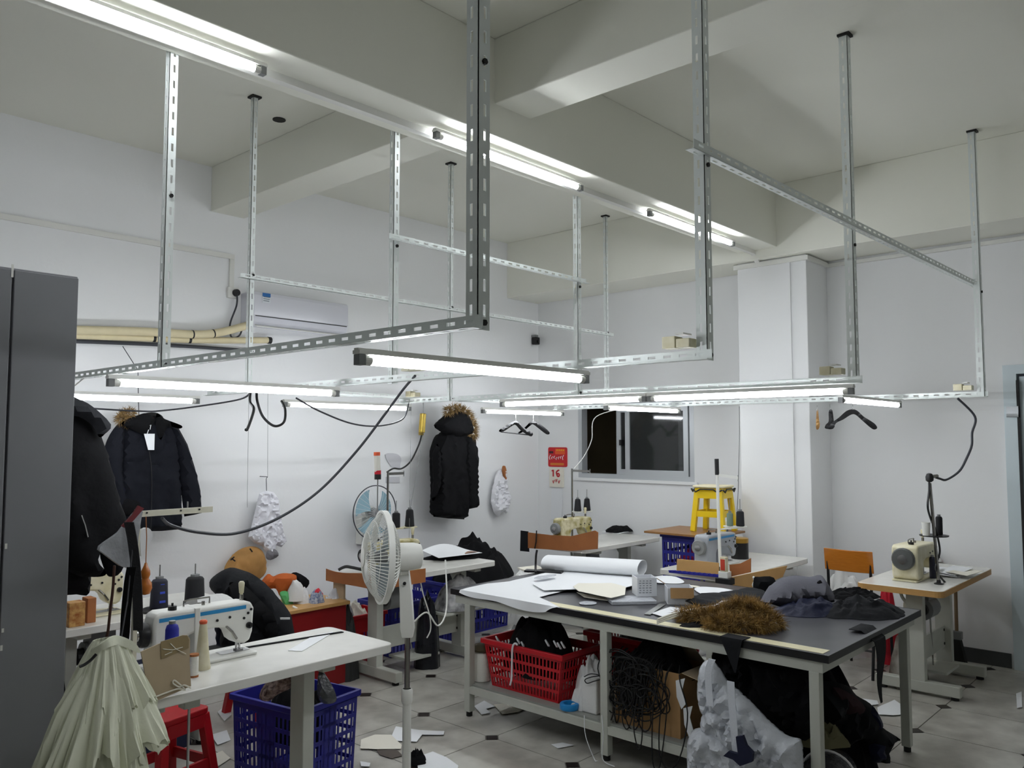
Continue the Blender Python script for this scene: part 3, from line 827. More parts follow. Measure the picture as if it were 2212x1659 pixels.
# standing point found from the pole's sight line at its distance
p0 = pt(878, 1640, d=3.95); FB = Vector((p0.x, p0.y, 0))
fan = thing('pedestal_fan', 'white pedestal fan with round wire guard turned to the side', 'fan', FB)
MB().lathe([(.20,0),(.20,.015),(.17,.035),(.05,.05),(.03,.09)], 28, Matrix.Translation(FB)).build('base', WHITEP, fan, smooth=True)
zc = pt(878, 1490, d=3.95).z; zs = pt(878, 1375, d=3.95).z; zt = pt(868, 1235, d=3.95).z
MB().cyl(FB+Vector((0,0,.08)), (FB.x,FB.y,zc), .021, n=16).build('outer_pole', WHITEP, fan, smooth=True)
MB().lathe([(.024,-.01),(.028,0),(.028,.05),(.024,.06)], 16, Matrix.Translation((FB.x,FB.y,zc-.06))).build('collar', WHITEP, fan, smooth=True)
MB().cyl((FB.x,FB.y,zc), (FB.x,FB.y,zs), .013, n=14).build('inner_pole', CHROME, fan, smooth=True)
Mc = Matrix.Translation((FB.x,FB.y,0)) @ Matrix.Rotation(YAW-pi/2, 4, 'Z')
k = MB(); k.prism([(-.033,-.03),(.033,-.03),(.033,.03),(-.033,.03)], 0, 1)
cu = MB(); n = 8
def colsec(z, wx, wy, ox):
    return [(ox+wx*cos(2*pi*i/16)*1.0 if False else ox+wx*max(-1,min(1,1.3*cos(2*pi*i/16))), wy*max(-1,min(1,1.3*sin(2*pi*i/16))), z) for i in range(16)]
secs = [colsec(zs-.01,.026,.024,0), colsec(zs+.03,.034,.03,0), colsec(zt-.12,.03,.028,-.008), colsec(zt,.026,.026,-.02), colsec(zt+.02,.02,.02,-.022)]
vs = [v for s in secs for v in s]; fs = []
for r in range(len(secs)-1):
    for i in range(16):
        j = (i+1) % 16; fs.append((r*16+i, r*16+j, (r+1)*16+j, (r+1)*16+i))
fs.append(tuple(range(15,-1,-1))); fs.append(tuple(range(64,80)))
colp = cu.add(vs, fs, Mc).build('control_column', WHITEP, fan, smooth=True)
MB().cyl((Mc @ Vector((-.012,-.03,zt-.06))), (Mc @ Vector((-.012,-.042,zt-.06))), .008, n=10).build('knob', DARKP, colp)
# head: axis points to the camera's left and a little towards it
hc = pt(826, 1203, d=3.93)
ax = (-RGT*.93 - Vector((FWD.x, FWD.y, 0)).normalized()*.36 + Vector((0,0,.03))).normalized()
sd = ax.cross(Vector((0,0,1))).normalized(); uu = sd.cross(ax)
Mh = Matrix(((sd.x,uu.x,ax.x,hc.x),(sd.y,uu.y,ax.y,hc.y),(sd.z,uu.z,ax.z,hc.z),(0,0,0,1)))
R = .215
def guard(sign, bulge, name, nw=72):
    g = MB()
    for i in range(nw):
        a = 2*pi*i/nw
        pts = [Mh @ Vector((r*R*cos(a+.12*(1-r)), r*R*sin(a+.12*(1-r)), sign*(bulge*(1-r**3)+.002))) for r in (.18,.4,.6,.8,.93,1.0)]
        g.tube(pts, .0019, 4)
    for rr in (.55, .8):
        g.tube([Mh @ Vector((rr*R*cos(2*pi*i/40), rr*R*sin(2*pi*i/40), sign*(bulge*(1-rr**3)+.002))) for i in range(41)], .0016, 4)
    return g.build(name, WHITEP, fan)
guard(1, .09, 'front_guard'); guard(-1, .07, 'rear_guard')
rim = MB(); rim.lathe([(R-.006,-.014),(R+.005,-.014),(R+.006,.014),(R-.006,.014),(R-.006,-.014)], 48, Mh); rim.f = rim.f[:-2]; rim.build('guard_ring', WHITEP, fan, smooth=True)
MB().lathe([(.003,.084),(.04,.09),(.045,.096),(.02,.102),(.002,.102)], 20, Mh).build('front_badge', WHITEP, fan, smooth=True)
hub = MB().lathe([(.03,-.02),(.035,.0),(.03,.03),(.005,.04)], 16, Mh).build('hub', GREYP, fan, smooth=True)
for k in range(3):
    a0 = 2*pi*k/3
    def bl(u, v, a0=a0):
        r = .035+.15*u; w = .55*(.35+.65*sin(pi*min(1,.25+.75*u)))
        a = a0+(v-.5)*w*2
        return Mh @ Vector((r*cos(a), r*sin(a), .03*(v-.5)*2*(1-.4*u)))
    MB().sheet(bl, 8, 6, .003).build('blade', mat('pale_fan_blade',(150,160,164),.3), hub, smooth=True)
MB().lathe([(.03,-.055),(.062,-.06),(.066,-.075),(.066,-.15),(.058,-.185),(.03,-.195),(.004,-.196)], 24, Mh).build('motor_housing', WHITEP, fan, smooth=True)
nk = MB(); nk.bar(hc - ax*.11 - Vector((0,0,.05)), Vector((Mc @ Vector((-.02,0,zt-.01)))), .04, .05); nk.build('neck', WHITEP, fan, bevel=.006)
# fan flex
MB().tube(smoothpath([Mc @ Vector((.03,0,zs+.06)), Mc @ Vector((.09,.03,zs+.10)), Mc @ Vector((.14,.1,zs+.02)), Mc @ Vector((.17,.25,zs+.08)), Mc @ Vector((.15,.4,zs+.3))]), .004, 6).build('power_flex', WHITEP, fan, smooth=True)

# ================================================================== OUTLINE HELPERS
FH = Vector((cos(YAW), sin(YAW), 0))
def plane_pt(px, py, plane):
    k, c = plane
    if k == 'X': return pt(px, py, X=c)
    if k == 'Y': return pt(px, py, Y=c)
    if k == 'Z': return pt(px, py, Z=c)
    r = ray(px, py); return EYE + r*(c/r.dot(FH))
def plane_uv(p, plane):
    k = plane[0]
    if k == 'X': return (p.y, p.z)
    if k == 'Y': return (p.x, p.z)
    if k == 'Z': return (p.x, p.y)
    return ((p-EYE).dot(RGT), p.z)
def plane_fn(plane):
    k, c = plane
    if k == 'X': return lambda u, v, w: Vector((c-w, u, v))
    if k == 'Y': return lambda u, v, w: Vector((u, c-w, v))
    if k == 'Z': return lambda u, v, w: Vector((u, v, c+w))
    return lambda u, v, w: EYE + FH*(c-w) + RGT*u + Vector((0, 0, v-EYE.z))
def closed_smooth(P, k=3):
    out = []; n = len(P)
    for i in range(n):
        p0, p1, p2, p3 = (Vector(P[(i+j-1) % n]) for j in range(4))
        for a in range(k):
            t = a/k; out.append(.5*((2*p1)+(p2-p0)*t+(2*p0-5*p1+4*p2-p3)*t*t+(3*p1-p0-3*p2+p3)*t**3))
    return out
def outline(pxs, plane, smooth=True):
    P = [plane_uv(plane_pt(x, y, plane), plane) for x, y in pxs]
    return closed_smooth(P) if smooth else P
def body(pxs, plane, thick, sp=.03, edge=.06, fold=0.0, fscale=6.0, seed=0, smooth=True, flat=0.0):
    return MB().inflate(outline(pxs, plane, smooth), thick, plane_fn(plane), sp, edge, fold, fscale, seed, flat)
def path(pxs, plane):
    return [plane_pt(x, y, plane) for x, y in pxs]
def ribbon(pts, w, th=.003, side=None):
    """flat strap along a 3D path"""
    pts = [Vector(p) for p in pts]; mb = MB()
    side = Vector(side or RGT).normalized()
    n = len(pts)-1
    def fn(u, v):
        i = min(int(u*n+1e-6), n-1); f = u*n-i; p = pts[i].lerp(pts[i+1], f)
        return p + side*w*(v-.5)
    return mb.sheet(fn, n, 2, th)
def fur(spots, n, length, seed=1, thick=.0022, droop=.3):
    """strands on little spheres (centre, radius)"""
    rnd = random.Random(seed); mb = MB()
    tot = sum(r*r for c, r in spots)
    for c, r in spots:
        c = Vector(c)
        for k in range(int(n*r*r/tot)):
            d = Vector((rnd.gauss(0,1), rnd.gauss(0,1), rnd.gauss(0,1))).normalized()
            p = c + d*r*.8; L = length*rnd.uniform(.6, 1.2)
            t = (d + Vector((rnd.uniform(-.6,.6), rnd.uniform(-.6,.6), rnd.uniform(-.6,.3)-droop))).normalized()
            q1 = p + d*L*.45; q2 = q1 + t*L*.55
            s = d.cross(Vector((rnd.gauss(0,1), rnd.gauss(0,1), rnd.gauss(0,1))))
            if s.length < 1e-4: continue
            s.normalize(); w = thick
            m = len(mb.v)
            mb.v += [p-s*w, p+s*w, q1+s*w*.8, q1-s*w*.8, q2]
            mb.f += [[m, m+1, m+2, m+3], [m+3, m+2, m+4]]
    return mb
def heap(cx, cy, z0, rx, ry, h, seed=0, rot=0.0, folds=14, rough=.3, power=2.8, na=88, nr=34, irregular=.14, ridge=.05):
    """crumpled cloth pile: closed body with fold ridges, standing on z0"""
    rnd = random.Random(seed); mb = MB()
    L = []
    for k in range(folds):
        a = rnd.uniform(0, 2*pi); r = rnd.uniform(0, .75); d = rnd.uniform(0, pi)
        L.append((r*cos(a), r*sin(a), cos(d), sin(d), rnd.uniform(.25,.7), rnd.uniform(.05,.13), rnd.uniform(.4,1)*(1 if rnd.random() < .75 else -1)))
    def pos(r, a):
        R = 1+irregular*(noise.noise(Vector((cos(a)*1.6+seed*5.1, sin(a)*1.6, seed*2.7)))*1.6+.5*noise.noise(Vector((cos(a)*4+seed, sin(a)*4, 9.1))))
        x, y = r*R*cos(a), r*R*sin(a)
        z = h*(1-r**power)
        zz = 0
        for (fx, fy, dx, dy, ln, wd, am) in L:
            ux = (x-fx)*dx+(y-fy)*dy; uy = -(x-fx)*dy+(y-fy)*dx
            zz += am*math.exp(-(ux/ln)**2-(uy/wd)**2)
        q = Vector((x*2.0+seed*3.3, y*2.0, seed)); q += Vector((noise.noise(q), noise.noise(q+Vector((7,3,1))), 0))*.7
        z += .45*ridge*zz*(1-r**4) + h*rough*noise.noise(q)*(1-r**3)
        sr = lambda n_: (1-sqrt(n_*n_+.012))**2.5-.45
        z += ridge*(1-r**5)*(.75*sr(noise.noise(q*1.25)) + .28*sr(noise.noise(q*2.4+Vector((2,9,4)))))
        z = max(z, .004*(1 if r < 1 else 0))
        X, Y = x*rx, y*ry
        return Vector((cx+X*cos(rot)-Y*sin(rot), cy+X*sin(rot)+Y*cos(rot), z0+z))
    n0 = len(mb.v); mb.v.append(pos(0, 0))
    for i in range(1, nr+1):
        for j in range(na): mb.v.append(pos(sqrt(i/nr) if i < nr else 1.0, 2*pi*j/na))
    for j in range(na): mb.f.append([n0, n0+1+j, n0+1+(j+1) % na])
    for i in range(nr-1):
        for j in range(na):
            a = n0+1+i*na+j; b = n0+1+i*na+(j+1) % na
            mb.f.append([a, a+na, b+na, b])
    base = n0+1+(nr-1)*na
    for j in range(na): mb.v[base+j].z = z0
    mb.f.append([base+j for j in range(na)][::-1])
    return mb

# ================================================================== THINGS HIGH ON THE WALLS
# air conditioner
a = pt(548, 655, Y=YA-.2); b = pt(752, 700, Y=YA-.2)
x0, x1 = pt(533, 680, Y=YA-.1).x, b.x; zt_, zb_ = pt(640, 641, Y=YA-.2).z, pt(640, 713, Y=YA-.2).z
ac = thing('air_conditioner', 'white wall air conditioner with a blue energy label', 'air conditioner', ((x0+x1)/2, YA-.1, zb_))
Ma = Matrix(((0,0,1,0),(-1,0,0,YA),(0,1,0,0),(0,0,0,1)))
prof = [(0,zb_+.03),(.10,zb_),(.185,zb_+.035),(.205,zb_+.09),(.2,zt_-.03),(.185,zt_),(0,zt_)]
MB().prism(prof, x0, x1, Ma).build('casing', mat('glossy_white_plastic', (222,223,231), .12), ac, bevel=.008)
MB().box(x0+.02, YA-.208, zb_+.079, x1-.02, YA-.196, zb_+.085).build('panel_gap', DARKP, ac)
MB().bar((x0+.05, YA-.15, zb_+.012), (x1-.05, YA-.15, zb_+.012), .055, .006, up=(0,-.5,1)).build('louver', WHITEP, ac)
la, lb = pt(568, 632, Y=YA-.21), pt(585, 655, Y=YA-.21)
lo = MB().box(la.x, YA-.2045, lb.z, lb.x, YA-.2025, la.z).build('energy_label', mat('label_white', (225,230,235), .5), ac)
MB().box(la.x, YA-.2055, la.z-.03, lb.x, YA-.2046, la.z).build('label_blue_band', mat('label_blue', (40,110,180), .5), lo)
for k in range(3): MB().box(la.x+.008, YA-.2055, lb.z+.012+.016*k, lb.x-.012+.004*k, YA-.2046, lb.z+.018+.016*k).build('label_line', mat('label_grey', (120,130,140), .5), lo)
# socket and plug lead
s0 = pt(500, 633, Y=YA)
so = thing('wall_socket', 'white wall socket with a black plug beside the air conditioner', 'socket', (s0.x, YA, s0.z-.04))
MB().box(s0.x-.045, YA-.03, s0.z-.045, s0.x+.045, YA, s0.z+.045).build('socket_plate', PVC, so, bevel=.004)
MB().cyl((s0.x+.02,YA-.06,s0.z), (s0.x+.02,YA-.03,s0.z), .028, .03, 14).build('plug', DARKP, so)
MB().tube(smoothpath([(s0.x+.02,YA-.055,s0.z-.01)]+[pt(x,y,Y=YA-.05) for x,y in ((511,660),(497,700),(500,728),(517,725),(524,706))]), .007, 6).build('lead', CABLE, so, smooth=True)
# insulated pipes and the dark drain rod
pp = MB(); pts = smoothpath([pt(x,y,Y=YA-.09) for x,y in ((100,712),(300,716),(445,722),(535,703))], 8)
lg = thing('refrigerant_pipe', 'thick cream insulated pipe taped along the wall, rising to the air conditioner', 'pipe', pts[0], group='insulated pipes')
pp.tube(pts, .032, 12).build('sleeve', BEIGE, lg, smooth=True)
for i in (10, 14, 17): MB().tube([pts[i], pts[i].lerp(pts[i+1],.18)], .034, 12).build('tape_ring', DARKP, lg)
pts = [pt(x,y,Y=YA-.05) for x,y in ((100,722),(300,730),(440,735),(578,735))]
lg = thing('drain_pipe', 'lower cream insulated pipe with a black end below air conditioner', 'pipe', pts[0], group='insulated pipes')
MB().tube(smoothpath(pts, 6), .026, 12).build('sleeve', BEIGE, lg, smooth=True)
MB().cyl(pts[-1], pts[-1]+Vector((.03,0,0)), .03, n=12).build('pipe_end', DARKP, lg)
for f in (.2,.75): q = pts[1].lerp(pts[2], f); MB().cyl(q, q+Vector((.02,0,0)), .028, n=12).build('tape_ring', DARKP, lg)
pts = [pt(x,y,Y=YA-.035) for x,y in ((100,735),(350,745),(545,758))]
MB().tube(smoothpath(pts,4)+[pt(532,735,Y=YA-.035)], .014, 8).build('conduit_pipe', CABLE, label='thin dark conduit running below the cream pipes', cat='pipe', smooth=True)
# little black camera on the wall
c = pt(1151, 735, Y=YA)
cm = thing('wall_camera', 'small black camera on a bracket near the room corner', 'camera', (c.x, YA, c.z-.05))
MB().box(c.x-.035, YA-.08, c.z-.055, c.x+.035, YA-.01, c.z+.03).build('housing', DARKP, cm, bevel=.008)
MB().box(c.x-.03, YA-.06, c.z+.03, c.x+.03, YA, c.z+.06).build('bracket', GREYP, cm, bevel=.004)
MB().cyl((c.x,YA-.09,c.z-.02),(c.x,YA-.078,c.z-.02),.018,n=14).build('lens', mat('lens_glass',(10,10,14),.08), cm)

# red calendar board
def on_wall(px, py): return pt(px, py, X=XB)
a, b = on_wall(1185, 966), on_wall(1226, 1009)
cal = thing('calendar', 'red wall calendar card above a white tear-off pad numbered 16', 'calendar', (XB, (a.y+b.y)/2, on_wall(1200,1054).z))
Mr = Matrix(((0,0,-1,XB),(-1,0,0,0),(0,1,0,0),(0,0,0,1)))     # local x -> -Y, local y -> Z, local z -> -X
card = MB().prism(rrect(-a.y, b.z, -b.y, a.z, .02), .002, .008, Mr).build('card', mat('calendar_red', (196,30,38), .45), cal)
wd, ht = a.y-b.y, a.z-b.z
MB().prism(rrect(-a.y+wd*.38, a.z-ht*.36, -b.y-wd*.1, a.z-ht*.08, .006), .0082, .0092, Mr).build('orange_panel', mat('calendar_orange',(226,92,40),.45), card)
MB().prism(rrect(-a.y+wd*.12, b.z+ht*.08, -b.y-wd*.16, b.z+ht*.2, .01), .0082, .0092, Mr).build('gold_panel', mat('calendar_gold',(206,120,40),.45), card)
MB().prism(rrect(-a.y+wd*.06, a.z-ht*.32, -a.y+wd*.28, a.z-ht*.2, .008), .0082, .0092, Mr).build('dark_mark', mat('calendar_dark',(70,20,26),.5), card)
rnd = random.Random(4)
for k in range(7):
    x = -a.y+wd*(.1+.115*k); y = b.z+ht*(.36+.03*(k % 3)); h_ = ht*(.24 if k in (0,6) else .13)
    q = MB(); q.tube([Mr @ Vector((x,y,.0094)), Mr @ Vector((x-.008,y+h_*.5,.0094)), Mr @ Vector((x+.01,y+h_,.0094))], .0045, 5)
    q.build('white_stroke', PAPER, card)
for k in range(4):
    x = -a.y+wd*(.45+.11*k); MB().prism(rrect(x, a.z-ht*.17, x+wd*.07, a.z-ht*.12, .003), .0093, .010, Mr).build('yellow_mark', YELP, card)
pa, pb = on_wall(1189, 1009), on_wall(1219, 1053)
pad = MB().box(XB-.02, pb.y, pb.z, XB-.002, pa.y, pa.z).build('pad', PAPERC, cal)
redp = mat('calendar_number_red', (190,24,36), .5)
zc_, hh = pb.z+(pa.z-pb.z)*.70, (pa.z-pb.z)*.17
yc_ = (pa.y+pb.y)/2
MB().bar((XB-.0212,yc_+.042,zc_-hh), (XB-.0212,yc_+.042,zc_+hh), .018, .002, up=(1,0,0)).build('date_digit', redp, pad)
MB().bar((XB-.0212,yc_+.047,zc_+hh*.95), (XB-.0212,yc_+.066,zc_+hh*.62), .012, .002, up=(1,0,0)).build('digit_flag', redp, pad)
rr6 = hh*.52
MB().tube([(XB-.0206, yc_-.03+rr6*.85*cos(a_*pi/8), zc_-hh+rr6+rr6*.85*sin(a_*pi/8)) for a_ in range(17)], .0085, 6).build('date_digit', redp, pad, smooth=True)
MB().tube(smoothpath([(XB-.0206,yc_-.045,zc_+hh*.98),(XB-.0206,yc_-.025,zc_+hh*.8),(XB-.0206,yc_-.005,zc_+hh*.3),(XB-.0206,yc_-.03+rr6*.85,zc_-hh+rr6)]), .0085, 6).build('digit_curl', redp, pad, smooth=True)
for k in range(3):
    yy = pb.y+(pa.y-pb.y)*(.3+.2*k); zz = pb.z+(pa.z-pb.z)*(.2+.06*(k % 2))
    q = MB(); q.tube([(XB-.0212,yy+.012,zz+.03),(XB-.0212,yy,zz),(XB-.0212,yy-.014,zz+.035)], .005, 5); q.build('red_mark', redp, pad)
# paper strip under the calendar
pxs = [(1192,1056),(1213,1056),(1215,1080),(1213,1122),(1190,1122),(1191,1080)]
body(pxs, ('X', XB-.012), .004, smooth=False, edge=.01, fold=.004).build('paper_strip', PAPER, label='blank white paper strip hanging below the wall calendar', cat='paper', smooth=True)
# round clear hook cover and wall fan
c = pt(810, 1107, Y=6.03)
wf = thing('wall_fan', 'wall fan with pale blue blades and thin round guard', 'fan', (c.x, YA-.02, c.z-.24))
Mf = Matrix(((1,0,0,c.x),(0,0,-1,6.05),(0,1,0,c.z),(0,0,0,1)))
Rf = .245
rg = MB(); rg.tube([Mf @ Vector((Rf*cos(2*pi*i/48), Rf*sin(2*pi*i/48), .02)) for i in range(49)], .005, 6); rg.build('guard_ring', CABLE, wf, smooth=True)
g = MB()
for i in range(28):
    t_ = 2*pi*i/28; g.tube([Mf @ Vector((r*Rf*cos(t_), r*Rf*sin(t_), .02+.05*(1-r**2))) for r in (.15,.5,.8,1)], .0011, 4)
g.build('front_guard', WHITEP, wf)
hb = MB().lathe([(.03,-.05),(.045,-.01),(.04,.03),(.01,.045)], 18, Mf).build('hub', GREYP, wf, smooth=True)
bm_ = mat('pale_blue_blade', (150,186,200), .25, alpha=.85)
for k in range(3):
    a0 = 2*pi*k/3+.4
    MB().sheet(lambda u, v: Mf @ Vector(((.04+.17*u)*cos(a0+(v-.5)*1.5*(.5+.5*u)), (.04+.17*u)*sin(a0+(v-.5)*1.5*(.5+.5*u)), .03*(v-.5))), 8, 8, .003).build('blade', bm_, hb, smooth=True)
MB().cyl(Mf @ Vector((0,0,-.05)), Mf @ Vector((0,0,-.13)), .06, .05, 18).build('motor_housing', WHITEP, wf, smooth=True)
MB().box(c.x-.05, YA-.09, c.z-.3, c.x+.05, YA, c.z-.05).build('wall_bracket', WHITEP, wf, bevel=.006)
pxs = [(832,982),(855,980),(866,990),(864,1004),(862,1012),(863,1042),(833,1042),(832,1012),(836,1004)]
hk = thing('hook_card', 'clear plastic hook with a round card on the wall above wall fan', 'hook', pt(848,1042,Y=YA))
MB().inflate(outline(pxs[:5]+[(845,1008)], ('Y', YA-.006)), .004, plane_fn(('Y', YA-.006)), .03, .02).build('round_card', mat('translucent_card',(206,206,210),.4), hk, smooth=True)
MB().inflate(outline([(834,1030),(863,1030),(863,1043),(834,1043)], ('Y', YA-.006), False), .004, plane_fn(('Y', YA-.006)), .03, .02).build('lower_card', mat('translucent_card',(206,206,210),.4), hk)

# ================================================================== COATS AND HANGERS
# navy coat with fur trim near the left wall
PL = ('Y', 5.98)
ct1 = thing('coat', 'open dark navy coat with a paper tag and a fur tuft, hung by the wall', 'coat', plane_pt(330,1148,PL))
body([(268,912),(300,905),(322,910),(345,905),(368,918),(380,945),(388,1010),(392,1080),(392,1143),(350,1147),(300,1148),(258,1143),(252,1060),(256,985),(258,940)], PL, .07, fold=.02, fscale=9, seed=2, edge=.05, smooth=False).build('coat_body', NAVYCOAT, ct1, smooth=True)
body([(362,912),(386,925),(405,960),(421,1010),(433,1060),(436,1108),(420,1112),(398,1116),(392,1070),(386,1015),(372,950)], ('Y',5.95), .06, fold=.016, fscale=9, seed=3, edge=.05, smooth=False).build('sleeve', NAVYCOAT, ct1, smooth=True)
body([(268,908),(244,928),(226,965),(222,1010),(232,1060),(240,1100),(262,1112),(275,1080),(266,1020),(268,960)], ('Y',5.95), .065, fold=.014, seed=4, edge=.07).build('sleeve', NAVYCOAT, ct1, smooth=True)
body([(262,914),(300,896),(318,893),(335,905),(330,918),(322,934),(312,940),(290,930)], ('Y',5.89), .035, seed=5, fold=.008, edge=.04).build('collar', BLACKF, ct1, smooth=True)
body([(338,893),(356,905),(392,919),(388,926),(362,922),(348,950),(338,930)], ('Y',5.89), .03, seed=6, fold=.008, edge=.04).build('lapel', BLACKF, ct1, smooth=True)
body([(311,937),(334,937),(333,972),(320,972)], ('Y',5.865), .002, smooth=False, edge=.01).build('paper_tag', PAPER, ct1)
MB().tube([plane_pt(x,y,('Y',5.862)) for x,y in ((318,937),(322,925),(320,920),(326,918),(324,928))], .003, 5).build('tag_string', PAPER, ct1)
MB().tube([plane_pt(x,y,('Y',5.87)) for x,y in ((322,975),(326,1000),(328,1040),(327,1090),(326,1143))], .004, 5).build('zip', DARKP, ct1)
body([(258,1080),(278,1078),(300,1084),(304,1102),(290,1112),(262,1108)], ('Y',5.90), .02, edge=.03, fold=.004).build('pocket_flap', BLACKF, ct1, smooth=True)
sp = [(plane_pt(x,y,('Y',5.93)), r) for x,y,r in ((262,905,.03),(270,898,.035),(280,893,.035),(273,908,.03))]
fur(sp, 900, .045, 3).build('fur_trim', FURT, ct1)
hd = MB(); hd.inflate(outline([(300,905),(312,893),(335,891),(350,898),(352,906),(338,912),(330,905),(316,908)], ('Y',5.985)), .018, plane_fn(('Y',5.985)), .02, .02); hd.build('hanger_bar', DARKP, ct1, smooth=True)
MB().tube([plane_pt(300,900,('Y',6.0)), plane_pt(299,870,('Y',6.02)), plane_pt(298,800,('Y',6.1)), pt(265,748,Y=YA-.05)], .003, 5).build('hanging_wire', CABLE, ct1)

# long dark parka with fur hood near the corner
PL = ('Y', 6.0)
ct2 = thing('coat', 'long black parka with a fur-edged hood hanging near the corner', 'coat', plane_pt(970,1122,PL))
body([(946,942),(958,930),(1000,928),(1016,938),(1024,975),(1026,1010),(1004,1030),(1003,1122),(968,1120),(936,1116),(938,1060),(936,1000),(936,975)], PL, .10, fold=.02, fscale=8, seed=7, edge=.05, smooth=False).build('coat_body', BLACKF, ct2, smooth=True)
body([(1008,935),(1022,948),(1028,990),(1030,1040),(1031,1096),(1006,1101),(1004,1050),(1000,990),(1000,950)], ('Y',5.93), .06, fold=.014, seed=8, edge=.045, smooth=False).build('sleeve', BLACKF, ct2, smooth=True)
body([(940,968),(946,960),(952,1000),(950,1050),(938,1080),(933,1076),(937,1040),(935,990)], ('Y',5.95), .05, fold=.01, seed=9, edge=.05).build('sleeve', BLACKF, ct2, smooth=True)
body([(966,893),(990,885),(1008,898),(1018,925),(1018,938),(990,945),(962,938),(945,928),(939,921),(952,905)], ('Y',5.92), .09, fold=.012, seed=10, edge=.08).build('hood', BLACKF, ct2, smooth=True)
sp = [(plane_pt(x,y,('Y',5.88)), .035) for x,y in ((968,888),(980,883),(993,884),(1004,890),(1012,900),(1018,912),(1022,925),(1021,938))]
fur(sp, 2200, .06, 5).build('fur_edge', FURT, ct2)
MB().tube([plane_pt(985,890,('Y',5.95)), plane_pt(985,880,('Y',6.1)), (plane_pt(985,880,('Y',6.1)).x, YA+.01, plane_pt(985,880,('Y',6.1)).z)], .004, 5).build('hanger_hook', STEEL, ct2)
# sleeve of a coat beside the cabinet
PL = ('Y', 4.25)
ct3 = thing('coat', 'thick black coat with raised collar hanging beside the grey cabinet', 'coat', plane_pt(200,1285,PL))
body([(120,850),(158,870),(185,880),(205,905),(225,960),(243,1020),(258,1080),(272,1120),(262,1150),(235,1180),(215,1190),(213,1215),(230,1235),(222,1245),(190,1246),(160,1240),(120,1200),(100,1000)], PL, .11, fold=.02, seed=11, edge=.1).build('sleeve', BLACKF, ct3, smooth=True)
body([(70,900),(150,900),(175,1000),(196,1100),(196,1180),(194,1278),(165,1284),(130,1285),(70,1280)], ('Y',4.37), .08, fold=.018, seed=12, edge=.08).build('coat_body', BLACKF, ct3, smooth=True)
body([(128,845),(170,862),(200,878),(240,917),(226,938),(214,944),(200,920),(170,900),(125,890)], ('Y',4.10), .035, fold=.008, seed=13, edge=.05).build('collar', BLACKF2, ct3, smooth=True)
body([(228,1236),(215,1190),(235,1150),(265,1115),(276,1150),(283,1180),(262,1235),(240,1246)], ('Y',4.2), .05, fold=.01, seed=14, edge=.05).build('cuff', BLACKF, ct3, smooth=True)
MB().tube([plane_pt(x,y,('Y',4.13)) for x,y in ((176,1113),(184,1135),(190,1160))], .004, 5).build('zip', STEEL, ct3)
MB().tube([plane_pt(150,875,PL), plane_pt(140,850,PL), (1.545, 4.25, 2.05)], .004, 5).build('hanger_hook', STEEL, ct3)

def hanger(pxs, plane, hook, label, m=DARKP, th=.013, bar=None):
    t = thing('clothes_hanger', label, 'hanger', plane_pt(pxs[0][0], pxs[0][1], plane), group='clothes hangers')
    body(pxs, plane, th, sp=.02, edge=.02).build('shoulder_bar', m, t, smooth=True)
    MB().tube(hook, .0025, 6).build('hook', STEEL, t)
    if bar: MB().tube([plane_pt(x,y,plane) for x,y in bar], .006, 6).build('trouser_bar', m, t)
    return t
P1_ = ('Y', 5.29)
hanger([(1078,932),(1082,926),(1105,912),(1112,909),(1120,911),(1132,924),(1150,935),(1150,941),(1144,942),(1125,930),(1115,919),(1108,919),(1088,932)], P1_, [plane_pt(1114,912,P1_), plane_pt(1114,902,P1_), pt(1114,889,Y=5.3)], 'black clothes hanger with a trouser bar, crossing the plain one by corner', bar=((1082,933),(1110,936),(1146,940)))
P2_ = ('Y', 5.335)
hanger([(1118,936),(1135,922),(1146,911),(1156,909),(1164,914),(1184,930),(1187,937),(1180,938),(1164,926),(1152,917),(1146,919),(1128,934)], P2_, [plane_pt(1152,911,P2_), plane_pt(1152,902,P2_), pt(1152,889,Y=5.34)], 'plain black clothes hanger behind the barred one by the corner')
P3_ = ('d', pt(1840,880,X=6.5).dot(FH))
hanger([(1788,926),(1796,914),(1812,902),(1828,888),(1842,884),(1853,888),(1866,900),(1888,914),(1895,924),(1888,928),(1878,922),(1862,908),(1848,896),(1838,896),(1822,906),(1806,914),(1800,926)], P3_, [plane_pt(1842,888,P3_), plane_pt(1842,878,P3_), pt(1842,872,X=6.5)], 'wide black suit hanger on the rail on the door side of the column', th=.016)
P4_ = ('d', pt(1790,880,X=6.5).dot(FH)+.02)
hanger([(1782,925),(1784,917),(1790,910),(1790,890),(1795,884),(1799,890),(1801,908),(1803,922),(1794,927)], P4_, [plane_pt(1795,888,P4_), plane_pt(1793,878,P4_), pt(1793,874,X=6.5)], 'black hanger seen edge-on beside the wide suit hanger', th=.02)
P5_ = ('d', pt(1765,880,X=6.5).dot(FH)+.02)
hanger([(1763,926),(1763,905),(1764,886),(1767,886),(1769,905),(1771,918),(1768,927)], P5_, [plane_pt(1765,888,P5_), plane_pt(1765,880,P5_), pt(1765,875,X=6.5)], 'yellow wooden hanger seen edge-on next to the column', m=WOODE, th=.013)

